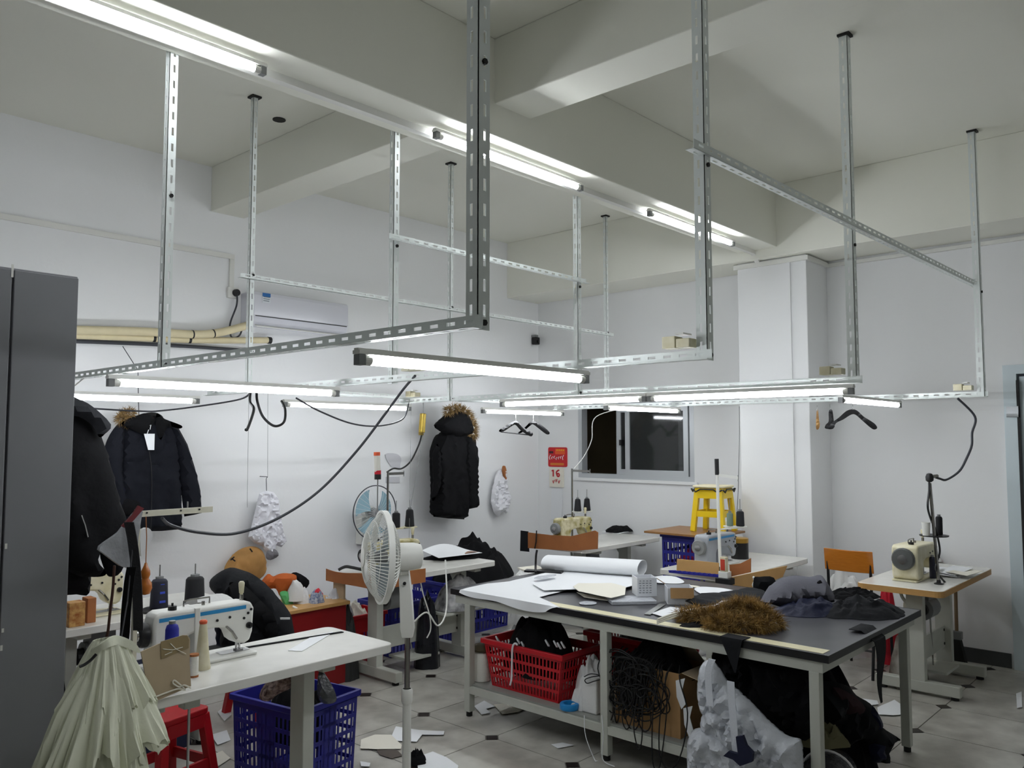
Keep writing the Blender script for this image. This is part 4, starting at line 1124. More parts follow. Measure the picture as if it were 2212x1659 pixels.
# white garments on the left wall
PL = ('Y', 6.13)
g = thing('white_garment', 'sheer white ruffled garment hanging from a wire on the wall', 'garment', plane_pt(580,1200,PL))
body([(560,1066),(575,1060),(592,1064),(600,1075),(606,1110),(612,1150),(620,1168),(608,1182),(596,1178),(590,1202),(576,1196),(566,1180),(548,1172),(536,1160),(545,1130),(552,1100)], PL, .03, sp=.016, fold=.028, fscale=16, seed=21, edge=.03, smooth=False).build('skirt', mat('sheer_white_cloth',(226,226,232),.7,bump=.3,bscale=40), g, smooth=True)
body([(578,1190),(594,1186),(602,1200),(584,1210),(574,1204)], ('Y',6.1), .02, edge=.02, fold=.006).build('lace_patch', mat('grey_lace',(128,126,130),.8,vary=.3,vscale=60), g, smooth=True)
MB().tube([plane_pt(576,1064,PL), plane_pt(575,1034,PL), plane_pt(578,1030,PL), (plane_pt(578,1030,PL).x, YA+.01, plane_pt(578,1030,PL).z)], .003, 5).build('loop', CABLE, g)
for (xa, ya, xb_, yb_, lab) in ((578,1030,578,876,'thin grey wire dropping from the frame to the white garment'), (534,1096,537,872,'thin thread with a small weight beside the white garment'), (884,1165,888,885,'thin thread hanging beside the gold connector')):
    e_ = pt(xb_,yb_,Y=5.315); e_.z = 2.10
    MB().tube([pt(xa,ya,Y=6.0 if xa < 700 else 4.9), e_], .0015, 5).build('hanging_thread', GREYP, label=lab, cat='thread', group='threads hanging from the frame')
PL = ('Y', 6.17)
g = thing('plastic_bag', 'thin white plastic bag hanging on a brown wall hook', 'bag', plane_pt(1083,1117,PL))
body([(1088,1010),(1094,1040),(1098,1060),(1102,1085),(1094,1110),(1085,1104),(1076,1118),(1066,1106),(1061,1085),(1063,1060),(1070,1030),(1078,1014)], PL, .03, sp=.016, fold=.035, fscale=16, seed=23, edge=.03, smooth=False).build('bag_film', mat('white_bag_film',(232,232,236),.35,bump=.4,bscale=30), g, smooth=True)
body([(1086,1010),(1090,1007),(1094,1025),(1092,1036),(1087,1024)], ('Y',6.13), .012, edge=.015).build('hook', KRAFTD, g, smooth=True)

# ================================================================== CABLES
def cable(pts, r, label, m=None, group='cables from the lamp frame', k=8):
    return MB().tube(smoothpath(pts, k), r, 6).build('cable', m or CABLE, label=label, cat='cable', group=group, smooth=True)
cable([(2.74,3.17,2.07), pt(872,840,d=4.3), pt(835,890,d=4.25), pt(770,975,d=4.15), pt(690,1060,d=4.0), pt(600,1120,d=3.85), pt(510,1152,d=3.7), pt(430,1150,d=3.55), pt(370,1135,d=3.45), (Fx+.09,Fy-.02,1.43)], .007, 'long grey cable sagging from the socket box to the cream thread stand')
cable([(2.70,4.70,2.05), pt(540,868,d=5.2), pt(548,885,d=5.15), pt(535,925,d=5.1), pt(530,928,d=5.1)], .009, 'short stiff black cable end hanging from the frame', DARKP)
cable([(2.72,4.66,2.04), pt(556,868,d=5.2), pt(568,900,d=5.2), pt(592,920,d=5.2), pt(613,912,d=5.2), pt(616,885,d=5.25), pt(608,866,d=5.3)], .008, 'black cable loop under the frame above the white garment', DARKP)
cable([pt(160,880,Y=5.2), pt(300,888,Y=5.2), pt(350,887,Y=5.2), pt(440,876,Y=5.1), pt(520,862,Y=4.9), (2.72,4.72,2.05)], .006, 'grey cable strung along the frame above the navy coat')
cable([pt(640,860,d=5.4), pt(690,888,d=5.7), pt(760,915,d=6.0), pt(820,920,d=6.3), pt(870,905,d=6.6), (4.43,5.2,2.05)], .006, 'thin grey cable sagging across the frame to the gold connector')
# gold connector and its leads
g0 = pt(914, 893, Y=5.2); g1 = pt(911, 935, Y=5.2)
gc = thing('pull_switch', 'gold coloured cable connector hanging under the frame', 'connector', g1)
MB().bar(g0, g1, .045, .04).build('connector_body', mat('brass_yellow',(176,150,60),.35,metal=.5,vary=.2,vscale=30), gc, bevel=.008)
MB().cyl(g1+Vector((-.02,-.015,.005)), g1+Vector((-.02,-.015,-.02)), .022, n=12).build('connector_end', mat('brass_dark',(120,100,40),.4,metal=.5), gc)
MB().cyl(g0, (g0.x,g0.y,2.06), .005, n=6).build('hook', STEEL, gc)
cable([g1+Vector((0,0,-.015)), pt(905,960,Y=5.2), pt(888,995,Y=5.15), pt(868,1012,Y=5.1), pt(850,1012,Y=5.06), pt(836,1020,Y=5.03)], .007, 'dark lead from the gold connector to the stand behind the fan', DARKP)
cable([g1+Vector((.015,0,-.015)), pt(905,990,Y=5.1), pt(893,1060,Y=5.05), pt(884,1110,Y=5.02)], .0018, 'fine thread dropping from the gold connector to the machine', GREYP)
dA, dB = Vector((6.49,1.60,0)).dot(FH), Vector((WST[0],WST[1],0)).dot(FH)
cable([(6.49,1.60,2.04), pt(2106,900,d=dA), pt(2100,935,d=dA), pt(2099,962,d=dA-.05), pt(2088,990,d=dA-.1), pt(2072,1018,d=dA-.15), pt(2045,1036,d=dB+.05), pt(2030,1034,d=dB), (WST[0]+.05, WST[1], WST[2]+.04)], .008, 'grey cable from the frame corner to the wood-edged table stand')
cable([(WST[0]-.01,WST[1],WST[2]), pt(2007,1060,Y=WST[1]), pt(2004,1095,Y=WST[1]), pt(2012,1125,Y=WST[1]), pt(2022,1148,Y=WST[1]-.02), pt(2030,1190,Y=WST[1]-.03), pt(2022,1230,Y=WST[1]-.02), pt(2045,1262,Y=WST[1]-.04)], .007, 'dark lead winding down the worn thread stand', DARKP)
cable([(6.49,4.35,2.06), pt(1288,900,X=6.5), pt(1278,950,X=6.5), pt(1262,985,X=6.5), pt(1240,1012,Y=4.99)], .004, 'thin white cord hanging in front of the window', PVC)
cable([pt(1597,878,X=6.49), pt(1597,960,X=6.3), pt(1594,1070,X=6.0), pt(1592,1108,X=5.88)], .0022, 'fine dark thread from the rail to the black cone', CABLE)

# ================================================================== CRATES, STOOLS, BOXES
def crate(name, label, c, w, d, h, m, rz=0.0, taper=.06, rows=4, cols=14, group=None, cat='crate', band=.25):
    """open plastic crate with slotted side walls, rim and base; c = base centre"""
    t = thing(name, label, cat, c, rz, group=group)
    def P(u, v, side):      # u along the wall 0..1, v up 0..1
        k = 1-taper*(1-v); W, D = w/2*k, d/2*k
        return {0: Vector((-W+2*W*u, -D, h*v)), 1: Vector((W, -D+2*D*u, h*v)), 2: Vector((W-2*W*u, D, h*v)), 3: Vector((-W, D-2*D*u, h*v))}[side]
    th = .004
    for s in range(4):
        nc = cols if s % 2 == 0 else max(5, int(cols*d/w))
        mb = MB(); nrm = {0: Vector((0,1,0)), 1: Vector((-1,0,0)), 2: Vector((0,-1,0)), 3: Vector((1,0,0))}[s]
        def q(u0, u1, v0, v1):
            a = [P(u0,v0,s), P(u1,v0,s), P(u1,v1,s), P(u0,v1,s)]
            mb.add(a+[x+nrm*th for x in a], [(0,1,2,3),(7,6,5,4),(0,4,5,1),(1,5,6,2),(2,6,7,3),(3,7,4,0)])
        vr = [i/rows*.86+.04 for i in range(rows+1)]
        q(0, 1, 0, vr[0]); 
        for i in range(rows):
            hgt = vr[i+1]-vr[i]
            q(0, 1, vr[i+1]-hgt*.28, vr[i+1])
            for k in range(nc+1):
                u = k/nc; e = .10/nc if 0 < k < nc else .5/nc
                e = .18/nc if 0 < k < nc else .55/nc
                q(max(0,u-e), min(1,u+e), vr[i], vr[i+1]-hgt*.28)
        q(0, 1, vr[-1], 1)
        q(.5-band/2, .5+band/2, vr[1], vr[-1]) if band else None
        mb.build('side_panel', m, t, local=True)
    r = MB(); W, D = w/2, d/2; o = .014
    r.box(-W-o,-D-o,h-.03,W+o,-D,h); r.box(-W-o,D,h-.03,W+o,D+o,h); r.box(-W-o,-D,h-.03,-W,D,h); r.box(W,-D,h-.03,W+o,D,h)
    r.build('rim', m, t, local=True, bevel=.004)
    k = 1-taper; MB().box(-W*k,-D*k,0,W*k,D*k,.008).build('base', m, t, local=True)
    return t

def stool(c, w, h, m, label, top=None, rz=0.0, splay=.05):
    t = thing('stool', label, 'stool', c, rz, group='plastic stools')
    MB().prism(rrect(-w/2, -w/2, w/2, w/2, .03), h-.03, h).build('seat', m, t, local=True, bevel=.006)
    for sx in (-1, 1):
        for sy in (-1, 1):
            a = Vector((sx*(w/2-.025), sy*(w/2-.025), h-.03)); b = Vector((sx*(w/2-.025+splay), sy*(w/2-.025+splay), 0))
            MB().bar(b, a, .045, .045, up=(1,0,0)).build('leg', m, t, local=True, bevel=.005)
    for s in range(4):
        R_ = Matrix.Rotation(s*pi/2, 4, 'Z'); e = w/2-.02+splay*.55
        mb = MB(); mb.box(-e, -e-.01, h*.34, e, -e+.006, h*.34+.05, R_); mb.build('brace', m, t, local=True)
        mb = MB(); mb.box(-w/2+.03, -w/2-.002, h-.09, w/2-.03, -w/2+.008, h-.03, R_); mb.build('apron', m, t, local=True)
    return t

# blue crate under the striped machine table with a bundle in it
a, b, c = pt(502, 1502, Z=.43), pt(692, 1550, Z=.43), pt(782, 1500, Z=.43)
cx, cy = (a.x+c.x)/2, (a.y+c.y)/2
ln = (b-a); 
BC = crate('plastic_crate', 'blue slotted crate with dark bundle under the striped machine table', (cx+.03, cy+.06, 0), .50, .40, .43, CRATEB, rz=atan2(ln.y, ln.x), rows=5, cols=16, group='blue plastic crates')
heap(cx+.03, cy+.06, .22, .21, .16, .24, seed=31, rot=atan2(ln.y, ln.x), folds=16).build('bundle', BLACKF, label='black fabric bundle filling the blue crate under the striped machine table', cat='fabric', smooth=True)
q = pt(612, 1490, d=4.05)
body([(560,1508),(570,1480),(595,1462),(620,1455),(640,1462),(630,1485),(600,1500),(580,1515)], ('d', 4.0), .06, fold=.02, fscale=14, seed=33, edge=.06).build('printed_pouch', mat('dark_floral_cloth',(70,42,40),.7,rgb2=(176,150,140),vscale=55), label='dark floral printed pouch poking out of the blue crate', cat='pouch', smooth=True)
body([(690,1445),(705,1460),(722,1490),(726,1515),(700,1520),(685,1500)], ('d', 4.1), .05, fold=.02, fscale=12, seed=34, edge=.05).build('plastic_wrap', mat('crinkled_grey_film',(84,86,90),.2,bump=.9,bscale=35), label='crinkled dark plastic wrap sticking up from the blue crate', cat='plastic wrap', smooth=True)
# red stool beneath the nearest table
p = pt(372, 1640, Z=.1)
stool((1.88, 3.98, 0), .28, .44, REDP, 'red plastic stool under the striped machine table beside the blue crate', rz=.25)
# crates around the middle tables
crate('plastic_crate', 'blue slotted crate under the table behind the fan', (4.55, 5.42, 0), .56, .4, .42, CRATEB, rows=4, cols=14, group='blue plastic crates')
p = pt(1025, 1340, Z=.25)
crate('plastic_crate', 'blue slotted crate standing beside the white sacks', (5.0, 5.42, 0), .30, .4, .52, CRATEB, rows=5, cols=8, group='blue plastic crates')
crate('plastic_crate', 'blue slotted crate under the black cloth heap', (5.52, 5.52, 0), .52, .42, .48, CRATEB, rows=4, cols=12, group='blue plastic crates')
# tall blue crates under the brown board beside the column
kx, ky = 6.50, 3.72
crate('plastic_crate', 'lower blue crate of the stack that carries the brown board', (kx, ky, 0), .46, .44, .46, CRATEB, rows=4, cols=12, taper=.02, group='blue plastic crates', band=0)
crate('plastic_crate', 'upper blue crate holding magenta cloth, directly under the brown board', (kx, ky, .462), .46, .44, .46, CRATEB, rows=4, cols=12, taper=.02, group='blue plastic crates', band=0)
heap(kx, ky, .475, .2, .19, .34, seed=36).build('magenta_cloth', mat('magenta_cloth',(176,40,90),.8), label='magenta cloth seen through the slots of the upper blue crate', cat='fabric', smooth=True)
MB().box(kx-.33, ky-.32, .924, kx+.27, ky+.34, .942).build('board', mat('brown_board',(150,108,62),.4,vary=.15,vscale=10,stretch=(1,8,1)), label='brown wooden board lying on the stacked blue crates', cat='board', bevel=.002)
st = stool((6.58, 3.60, .942), .26, .38, YELP, 'yellow plastic stool with a cloth cover, standing on the brown board', rz=.1, splay=.03)
MB().prism(rrect(-.145,-.145,.145,.145,.04), .381, .40).build('seat_cover', mat('pale_cushion',(226,216,182),.9,bump=.3), st, local=True, bevel=.008)
for s in range(4):
    MB().tube([Matrix.Rotation(s*pi/2,4,'Z') @ Vector(v) for v in ((-.14,-.145,.37),(-.10,-.15,.345),(-.06,-.147,.37),(.06,-.147,.37),(.10,-.15,.345),(.14,-.145,.37))], .007, 6).build('cover_tie', DARKP, st, local=True)

# red lacquer box table left of the fan, with odds and ends
a = pt(640, 1312, Z=.58)
rx, ry = a.x+.08, a.y+.1
rt = thing('red_box_table', 'low red lacquered box with a pale wooden top holding scraps', 'box table', (rx+.1, ry, 0))
MB().box(rx-.18, ry-.16, .0, rx+.30, ry+.22, .555).build('box_body', DREDP, rt, bevel=.004)
MB().box(rx-.2, ry-.18, .555, rx+.32, ry+.24, .58).build('top_board', WOODE, rt, bevel=.003)
d0 = Vector((rx,ry,0)).dot(FH)
body([(560,1265),(578,1240),(590,1245),(602,1240),(618,1238),(640,1243),(640,1262),(628,1272),(622,1290),(606,1290),(596,1272),(580,1272)], ('d', d0+.05), .05, fold=.02, fscale=14, seed=41, edge=.05).build('orange_cloth', ORANGEF, label='rust orange cloth slung above the red box', cat='cloth', smooth=True)
body([(626,1245),(640,1236),(668,1254),(660,1272),(645,1268)], ('d', d0+.08), .04, fold=.006, seed=42, edge=.05).build('dark_sleeve', BLACKF, label='dark cloth tube with a patterned cuff beside the orange cloth', cat='cloth', smooth=True)
body([(604,1280),(622,1278),(632,1296),(634,1318),(622,1320),(612,1305)], ('d', d0+.0), .04, fold=.012, seed=43, edge=.04).build('green_cloth', GREENF, label='crumpled green cloth hanging at the edge of the red box', cat='cloth', smooth=True)
for (px, py, r, m_, nm, lab, ct_) in ((640,1277,.075,WHITEF,'white_bundle','pale grey cloth bundle on the red box','bundle'), (655,1301,.055,mat('white_wool',(236,236,236),.9,bump=.6,bscale=50),'wool_ball','fluffy white wool ball on the red box','wool ball'), (683,1300,.05,mat('blue_white_print',(196,202,212),.7,rgb2=(80,100,150),vscale=70),'printed_bundle','blue and white printed bundle on the red box','bundle')):
    q = pt(px, py, d=d0-.05); heap(q.x, q.y, max(.58, q.z-r*.8), r, r, r*1.7, seed=int(px), folds=8, power=3, ridge=.02, na=32, nr=12).build(nm, m_, label=lab, cat=ct_, smooth=True)
q = pt(686, 1284, d=d0-.04)
rs = thing('flower_ornament', 'small red fabric flower on top of the printed bundle', 'ornament', (q.x,q.y,q.z-.03))
for k in range(6):
    a_ = 2*pi*k/6; MB().lathe([(.004,-.02),(.02,0),(.004,.02)], 8, Matrix.Translation((q.x+.025*cos(a_),q.y+.012*sin(a_*2),q.z+.025*sin(a_)))).build('petal', REDF, rs, smooth=True)
MB().tube(smoothpath([pt(x,y,d=d0-.24) for x,y in ((632,1310),(645,1318),(652,1335),(650,1360),(648,1372))]), .008, 8).build('bent_hose', WHITEP, label='bent white hose hanging over the front of the red box', cat='hose', smooth=True)
heap(pt(728,1320,d=6.0).x+.07, pt(728,1320,d=6.0).y-.02, 0, .085, .1, .44, seed=44, power=4).build('dark_sack', mat('dark_sack',(46,48,48),.7,bump=.3), label='dark sack between the red box and red bin', cat='sack', smooth=True)
heap(pt(725,1300,d=6.05).x, pt(725,1300,d=6.05).y, .44, .12, .1, .16, seed=45).build('film_scraps', CLEAR, label='crumpled clear film on top of the dark sack', cat='plastic film', smooth=True)
# red bin under the table behind the fan
crate('waste_bin', 'red plastic bin with paper under the table behind the fan', (3.98, 5.33, 0), .42, .3, .40, REDP, rows=1, cols=3, cat='bin', band=.9)
heap(3.98, 5.33, .26, .17, .12, .18, seed=46).build('paper_waste', PAPERC, label='crumpled paper sticking out of the red bin', cat='paper', smooth=True)
MB().box(3.655, 5.0, .34, 3.67, 5.13, .725).build('cardboard_sheet', KRAFTL, label='pale cardboard sheet hanging below the cardboard end of the fan table', cat='cardboard')

# pile of dark jackets on a stool
stool((2.93, 4.78, 0), .34, .42, REDP, 'red plastic stool buried under the pile of dark jackets')
PLJ = ('d', 5.3)
j = thing('jacket', 'black jacket thrown on top of the pile behind the striped machine', 'jacket', (2.93, 4.75, .452), group='jackets in the pile')
body([(452,1258),(468,1240),(497,1226),(525,1232),(547,1241),(575,1262),(600,1290),(624,1320),(632,1345),(630,1396),(540,1402),(478,1396),(482,1340),(480,1302),(462,1280)], ('d',5.12), .11, sp=.024, fold=.085, fscale=7, seed=51, edge=.12).build('jacket_body', BLACKF2, j, smooth=True)
body([(496,1258),(530,1266),(562,1296),(592,1328),(600,1372),(576,1376),(548,1345),(520,1312),(500,1290)], ('d',4.98), .06, fold=.05, fscale=9, seed=52, edge=.05).build('sleeve', BLACKF, j, smooth=True)
body([(605,1334),(626,1334),(626,1338),(606,1338)], ('d',4.965), .004, smooth=False, edge=.01).build('reflective_strip', WHITEF, j)
body([(470,1290),(505,1300),(540,1330),(575,1355),(600,1365),(630,1368),(634,1398),(560,1402),(480,1398),(468,1370)], ('d',5.3), .13, fold=.06, fscale=8, seed=53, edge=.1).build('jacket', NAVYF, label='navy jacket at the bottom of the pile behind the striped machine', cat='jacket', group='jackets in the pile', smooth=True)
body([(440,1288),(480,1282),(505,1295),(505,1305),(470,1312),(405,1312),(402,1300)], ('d',4.75), .06, fold=.014, fscale=12, seed=54, edge=.05).build('white_roll', WHITEF, label='rolled white cloth on the table beside the plain black cone', cat='cloth', smooth=True)
# straw hat on the wall behind the pile
PLH = ('Y', 6.15)
h = thing('paper_hat', 'crumpled brown kraft paper hat propped above the jacket pile', 'hat', plane_pt(530,1255,PLH))
body([(484,1232),(492,1212),(510,1192),(530,1182),(552,1181),(568,1192),(575,1215),(572,1238),(560,1252),(548,1262),(520,1258),(495,1250)], PLH, .09, fold=.03, fscale=9, seed=55, edge=.12).build('crown', mat('kraft_brown_paper',(178,132,74),.75,vary=.2,vscale=8), h, smooth=True)
for pts_ in (((500,1206),(508,1212)),((498,1210),(506,1203)),((540,1185),(545,1192))):
    MB().tube([plane_pt(x,y,('Y',6.06)) for x,y in pts_], .006, 5).build('black_stroke', DARKP, h)

# ================================================================== ON AND AROUND THE NEAREST TABLE
# cardboard guard taped along the left end and front
PLG = ('Y', 3.135)
g = thing('cardboard_guard', 'pale cardboard guard taped to the front of the striped machine table', 'cardboard', plane_pt(360,1510,PLG))
pl = outline([(304,1408),(340,1392),(395,1372),(404,1372),(410,1380),(409,1430),(412,1482),(342,1512),(325,1520)], ('Y',3.105), False)
MB().inflate(pl, .003, plane_fn(('Y',3.105)), .05, .004).build('sheet', KRAFTL, g)
pl = outline([(347,1386),(395,1372),(404,1373),(408,1382),(407,1400),(348,1424)], ('Y',3.100), False)
MB().inflate(pl, .001, plane_fn(('Y',3.0995)), .05, .002).build('tape_patch', mat('brown_tape',(150,132,98),.2), g)
for pts_ in (((352,1402),(372,1404),(395,1398)),((368,1390),(380,1402),(402,1413)),((356,1415),(372,1408))):
    MB().tube([plane_pt(x,y,('Y',3.0965)) for x,y in pts_], .0015, 4).build('tape_crease', PAPERC, g)
MB().tube(smoothpath([plane_pt(x,y,('Y',3.095)) for x,y in ((330,1508),(360,1496),(385,1488),(400,1490),(378,1470),(374,1476),(388,1484),(398,1480),(412,1486))]), .003, 5).build('string_loop', PAPERC, g, smooth=True)
# black elastic strip and slips of paper on the table
a, b = pt(455, 1412, Z=HT), pt(740, 1366, Z=HT)
ribbon([a.lerp(b, k/10)+Vector((0,0,.004)) for k in range(11)], .022, .003, side=(0,1,0)).build('elastic_strip', BLACKF, label='long black elastic strip lying beside the striped machine', cat='strip')
MB().prism([tuple(pt(x,y,Z=HT)[:2]) for x,y in ((622,1406),(675,1375),(720,1366),(712,1372),(652,1408))], HT+.001, HT+.003).build('paper_slip', PAPER, label='white paper slip on the table with the cardboard guard beside the elastic strip', cat='paper')
# hanging from the stand: zip bag, straps, cord, gourd, tulle
PLB = ('Y', 3.27)
zb = thing('zip_bag', 'clear grey zip bag with a red edge hung on the cream thread stand', 'bag', plane_pt(270,1235,PLB))
body([(296,1098),(305,1105),(296,1160),(288,1232),(258,1222),(212,1188),(215,1180),(255,1150),(275,1125)], PLB, .012, sp=.02, fold=.012, fscale=18, seed=61, edge=.02, smooth=False).build('film', mat('grey_clear_film',(168,170,174),.2,bump=.7,bscale=30,alpha=.92), zb, smooth=True)
body([(298,1092),(310,1098),(282,1130),(268,1140),(262,1136),(285,1112)], ('Y',3.25), .006, edge=.01, smooth=False).build('red_binding', mat('dark_red_binding',(110,30,36),.6), zb)
body([(302,1150),(318,1140),(328,1155),(322,1172),(306,1190),(302,1200)], ('Y',3.33), .01, fold=.008, fscale=15, seed=62, edge=.02).build('tissue', PAPER, label='white tissue tucked behind the cream thread stand', cat='tissue', smooth=True)
STRAP = mat('dark_grey_webbing',(44,44,48),.7,bump=.3,bscale=150)
zs_ = smoothpath([plane_pt(x,y,('Y',3.22)) for x,y in ((278,1128),(286,1170),(293,1230),(297,1300),(298,1362))], 4)
ribbon(zs_, .038, .003).build('webbing_strap', STRAP, label='dark grey webbing strap hanging straight from the zip bag', cat='strap', group='straps on the cream thread stand', smooth=True)
zs_ = smoothpath([plane_pt(x,y,('Y',3.16)) for x,y in ((284,1225),(278,1260),(272,1320),(268,1380),(258,1430),(262,1470),(264,1492),(252,1512),(240,1521))], 4)
ribbon(zs_, .036, .003).build('webbing_strap', BLACKF, label='long black webbing strap with a bent end, in front of the tulle', cat='strap', group='straps on the cream thread stand', smooth=True)
MB().tube(smoothpath([plane_pt(x,y,('Y',3.15)) for x,y in ((247,1222),(244,1270),(238,1320),(232,1370),(222,1388),(214,1396))]), .005, 6).build('brown_string', mat('dark_brown_cord',(66,38,28),.7), label='thin dark brown cord hanging over the tulle', cat='cord', smooth=True)
q = pt(313, 1285, Y=3.3); q1 = pt(311, 1216, Y=3.3)
gd = thing('wooden_gourd', 'turned orange wooden gourd hanging beside the webbing strap', 'ornament', (q.x, 3.3, q.z))
H_ = q1.z-q.z
MB().lathe([(.004,0),(.018,.004),(.026,H_*.2),(.024,H_*.36),(.013,H_*.5),(.0135,H_*.53),(.018,H_*.62),(.017,H_*.74),(.008,H_*.9),(.004,H_)], 20).build('gourd_body', mat('glossy_orange_wood',(190,110,40),.25,vary=.15,vscale=30), gd, local=True, smooth=True)
MB().tube([(0,0,H_), (0,0,H_+.1), (-.005,.0,1.44-q.z)], .002, 5).build('cord', KRAFTD, gd, local=True)
# tulle skirt: layered pleated tiers
tu = thing('tulle_skirt', 'cream layered tulle skirt hanging from the end of the striped machine table', 'skirt', plane_pt(235,1659,('Y',2.98)))
tc = plane_pt(232, 1380, ('Y', 2.98))
def tier(z0, z1, r0, r1, ph, nm, seed, ox=0.0):
    def fn(u, v):
        a = 2*pi*u; rr = r0+(r1-r0)*v**.85
        pl_ = (.05+.17*v)*rr*(sin(a*17+ph+1.5*sin(a*3)+v)*.5+.35*sin(a*41+3*v+2*sin(a*5))*v+noise.noise(Vector((cos(a)*3+seed, sin(a)*3, v*1.5)))*.7)
        zz = z0+(z1-z0)*v+v*(.085*noise.noise(Vector((cos(a)*4+seed, sin(a)*4, 2.2)))+.05*noise.noise(Vector((cos(a)*14+seed, sin(a)*14, 5.2))))
        return Vector((tc.x+ox*v+(rr+pl_)*cos(a)*1.0, tc.y+(rr*.55+pl_*.7)*sin(a), zz))
    MB().sheet(fn, 260, 14, .0015).build(nm, TULLE, tu, smooth=True)
zt0 = tc.z
tier(zt0-.24, zt0-.62, .10, .165, .0, 'tulle_tier', 1, -.005)
tier(zt0-.10, zt0-.40, .085, .212, 1.3, 'tulle_tier', 2, -.01)
tier(zt0+.0, zt0-.25, .045, .150, 2.1, 'tulle_tier', 3, .01)
body([(200,1404),(222,1382),(245,1374),(272,1378),(296,1392),(306,1412),(284,1404),(255,1394),(228,1398),(206,1412)], ('Y',2.945), .004, sp=.015, fold=.03, fscale=16, seed=64, edge=.03).build('waistband', TULLE, tu, smooth=True)
MB().tube(smoothpath([plane_pt(x,y,('Y',2.90)) for x,y in ((208,1413),(196,1426),(182,1436),(172,1440))]), .005, 6).build('elastic_cord', DARKP, tu, smooth=True)
MB().tube([plane_pt(262,1378,('Y',2.97)), plane_pt(275,1300,('Y',3.1)), plane_pt(290,1150,('Y',3.27)), (Fx, Fy-.015, 1.46)], .003, 5).build('hanging_string', STRAP, tu)
# box and block on the table behind the cabinet, cloth below it
a = pt(150, 1345, Z=HT)
MB().box(a.x-.05, 4.62, HT, a.x+.03, 4.70, HT+.125).build('wooden_box', mat('patterned_wood_box',(206,162,96),.5,rgb2=(150,84,30),vscale=35), label='small patterned wooden box on the table behind the cabinet beside the coat', cat='box', bevel=.003)
MB().box(a.x+.055, 4.66, HT, a.x+.10, 4.74, HT+.13).build('brown_block', KRAFTD, label='upright brown block next to the small wooden box', cat='block', bevel=.003)
heap(1.57, 4.68, .0, .11, .1, .62, seed=66, power=4).build('black_sack', BLACKF, label='black sack standing under the table behind the cabinet', cat='sack', smooth=True)
heap(1.32, 4.42, .0, .10, .13, .66, seed=67, power=3.5).build('white_sack', WHITEF, label='white sack under the table beside the cabinet', cat='sack', smooth=True)
heap(2.08, 4.69, .0, .26, .11, .5, seed=68, power=3).build('navy_sack', NAVYF, label='navy cloth bundle under the table behind the cabinet', cat='bundle', smooth=True)
t = thing('pedal_linkage', 'thin steel pedal rod with a cream bracket under the striped machine table', 'pedal rod', (1.72, 3.42, 0))
MB().cyl((1.70,3.40,.06), (1.70,3.40,HT-.05), .006, n=8).build('rod', STEEL, t)
MB().box(1.665,3.37,HT-.15,1.735,3.43,HT-.042).build('bracket', TABLEG, t, bevel=.004)
MB().box(1.58,3.30,.03,1.86,3.52,.05).build('pedal', TABLEG, t, bevel=.004)
MB().cyl((1.62,3.33,0), (1.62,3.33,.03), .015, n=8).build('pedal_foot', RUBBER, t)
MB().cyl((1.82,3.48,0), (1.82,3.48,.03), .015, n=8).build('pedal_foot', RUBBER, t)
# ================================================================== TABLE BEHIND THE FAN
def guard_sheet(x, ya, yb, z0, z1, m, label, wob=.01, name='cardboard_guard'):
    return MB().sheet(lambda u, v: (x+wob*sin(u*6), ya+(yb-ya)*u, z0+(z1-z0)*v+.012*sin(u*5+1)*v), 14, 3, .004).build(name, m, label=label, cat='cardboard', group='cardboard guards on the tables')
guard_sheet(3.615, 4.58, 5.16, .705, .795, KRAFTD, 'brown cardboard lip along the end of the fan table', wob=.006)
MB().sheet(lambda u, v: (3.66+.42*u, 4.585, .70+.10*v), 6, 2, .004).build('cardboard_guard', KRAFTD, label='brown cardboard lip along the front of the fan table', cat='cardboard', group='cardboard guards on the tables')
MB().tube(smoothpath([(3.68,5.10,HT+.012),(3.71,5.06,HT+.035),(3.74,5.02,HT+.03),(3.80,4.97,HT+.012)]), .012, 6).build('scissors_handle', DARKP, label='black curved scissors handle on the fan table end', cat='scissors', smooth=True)
MB().tube(smoothpath([(3.72,4.86,HT+.009),(3.75,4.83,HT+.02),(3.80,4.80,HT+.009)]), .009, 6).build('clip', DARKP, label='small black clip on the fan table end', cat='clip', smooth=True)
a = pt(975, 1205, Z=HT)
pf = thing('paper_stack', 'curled white pattern sheets over black cloth behind the fan', 'paper', (a.x, a.y, HT))
heap(a.x, a.y, HT, .24, .16, .03, seed=71, rot=-.5, ridge=.01, folds=8).build('black_cloth', BLACKF, pf, smooth=True)
MB().sheet(lambda u, v: (a.x-.26+.44*u+.05*v, a.y-.13+.26*v-.05*u, HT+.04+.05*sin(u*3.1)*v+.03*v*(1-u)), 10, 8, .002).build('sheet', PAPER, pf, smooth=True)
MB().sheet(lambda u, v: (a.x+.02+.14*u, a.y-.15+.08*v, HT+.046+.006*sin(u*3)), 5, 3, .002).build('brown_slip', mat('brown_slip',(150,118,100),.7), pf)
heap(4.62, 4.78, .42, .22, .18, .2, seed=72, folds=20, ridge=.04).build('striped_cloths', mat('black_white_cloth',(30,30,32),.8,rgb2=(206,206,206),vscale=9), label='black and white folded cloths stuffed under the fan table', cat='cloth', smooth=True)
MB().box(4.36, 4.66, .395, 4.88, 4.92, .415).build('under_shelf', TABLEG, label='grey shelf under the fan table carrying black and white cloths', cat='shelf')
heap(4.32, 4.83, 0, .1, .1, .5, seed=73, power=5).build('black_bag', mat('glossy_black_bag',(22,24,31),.25,bump=.5,bscale=20), label='glossy black bag standing under the fan table', cat='bag', smooth=True)
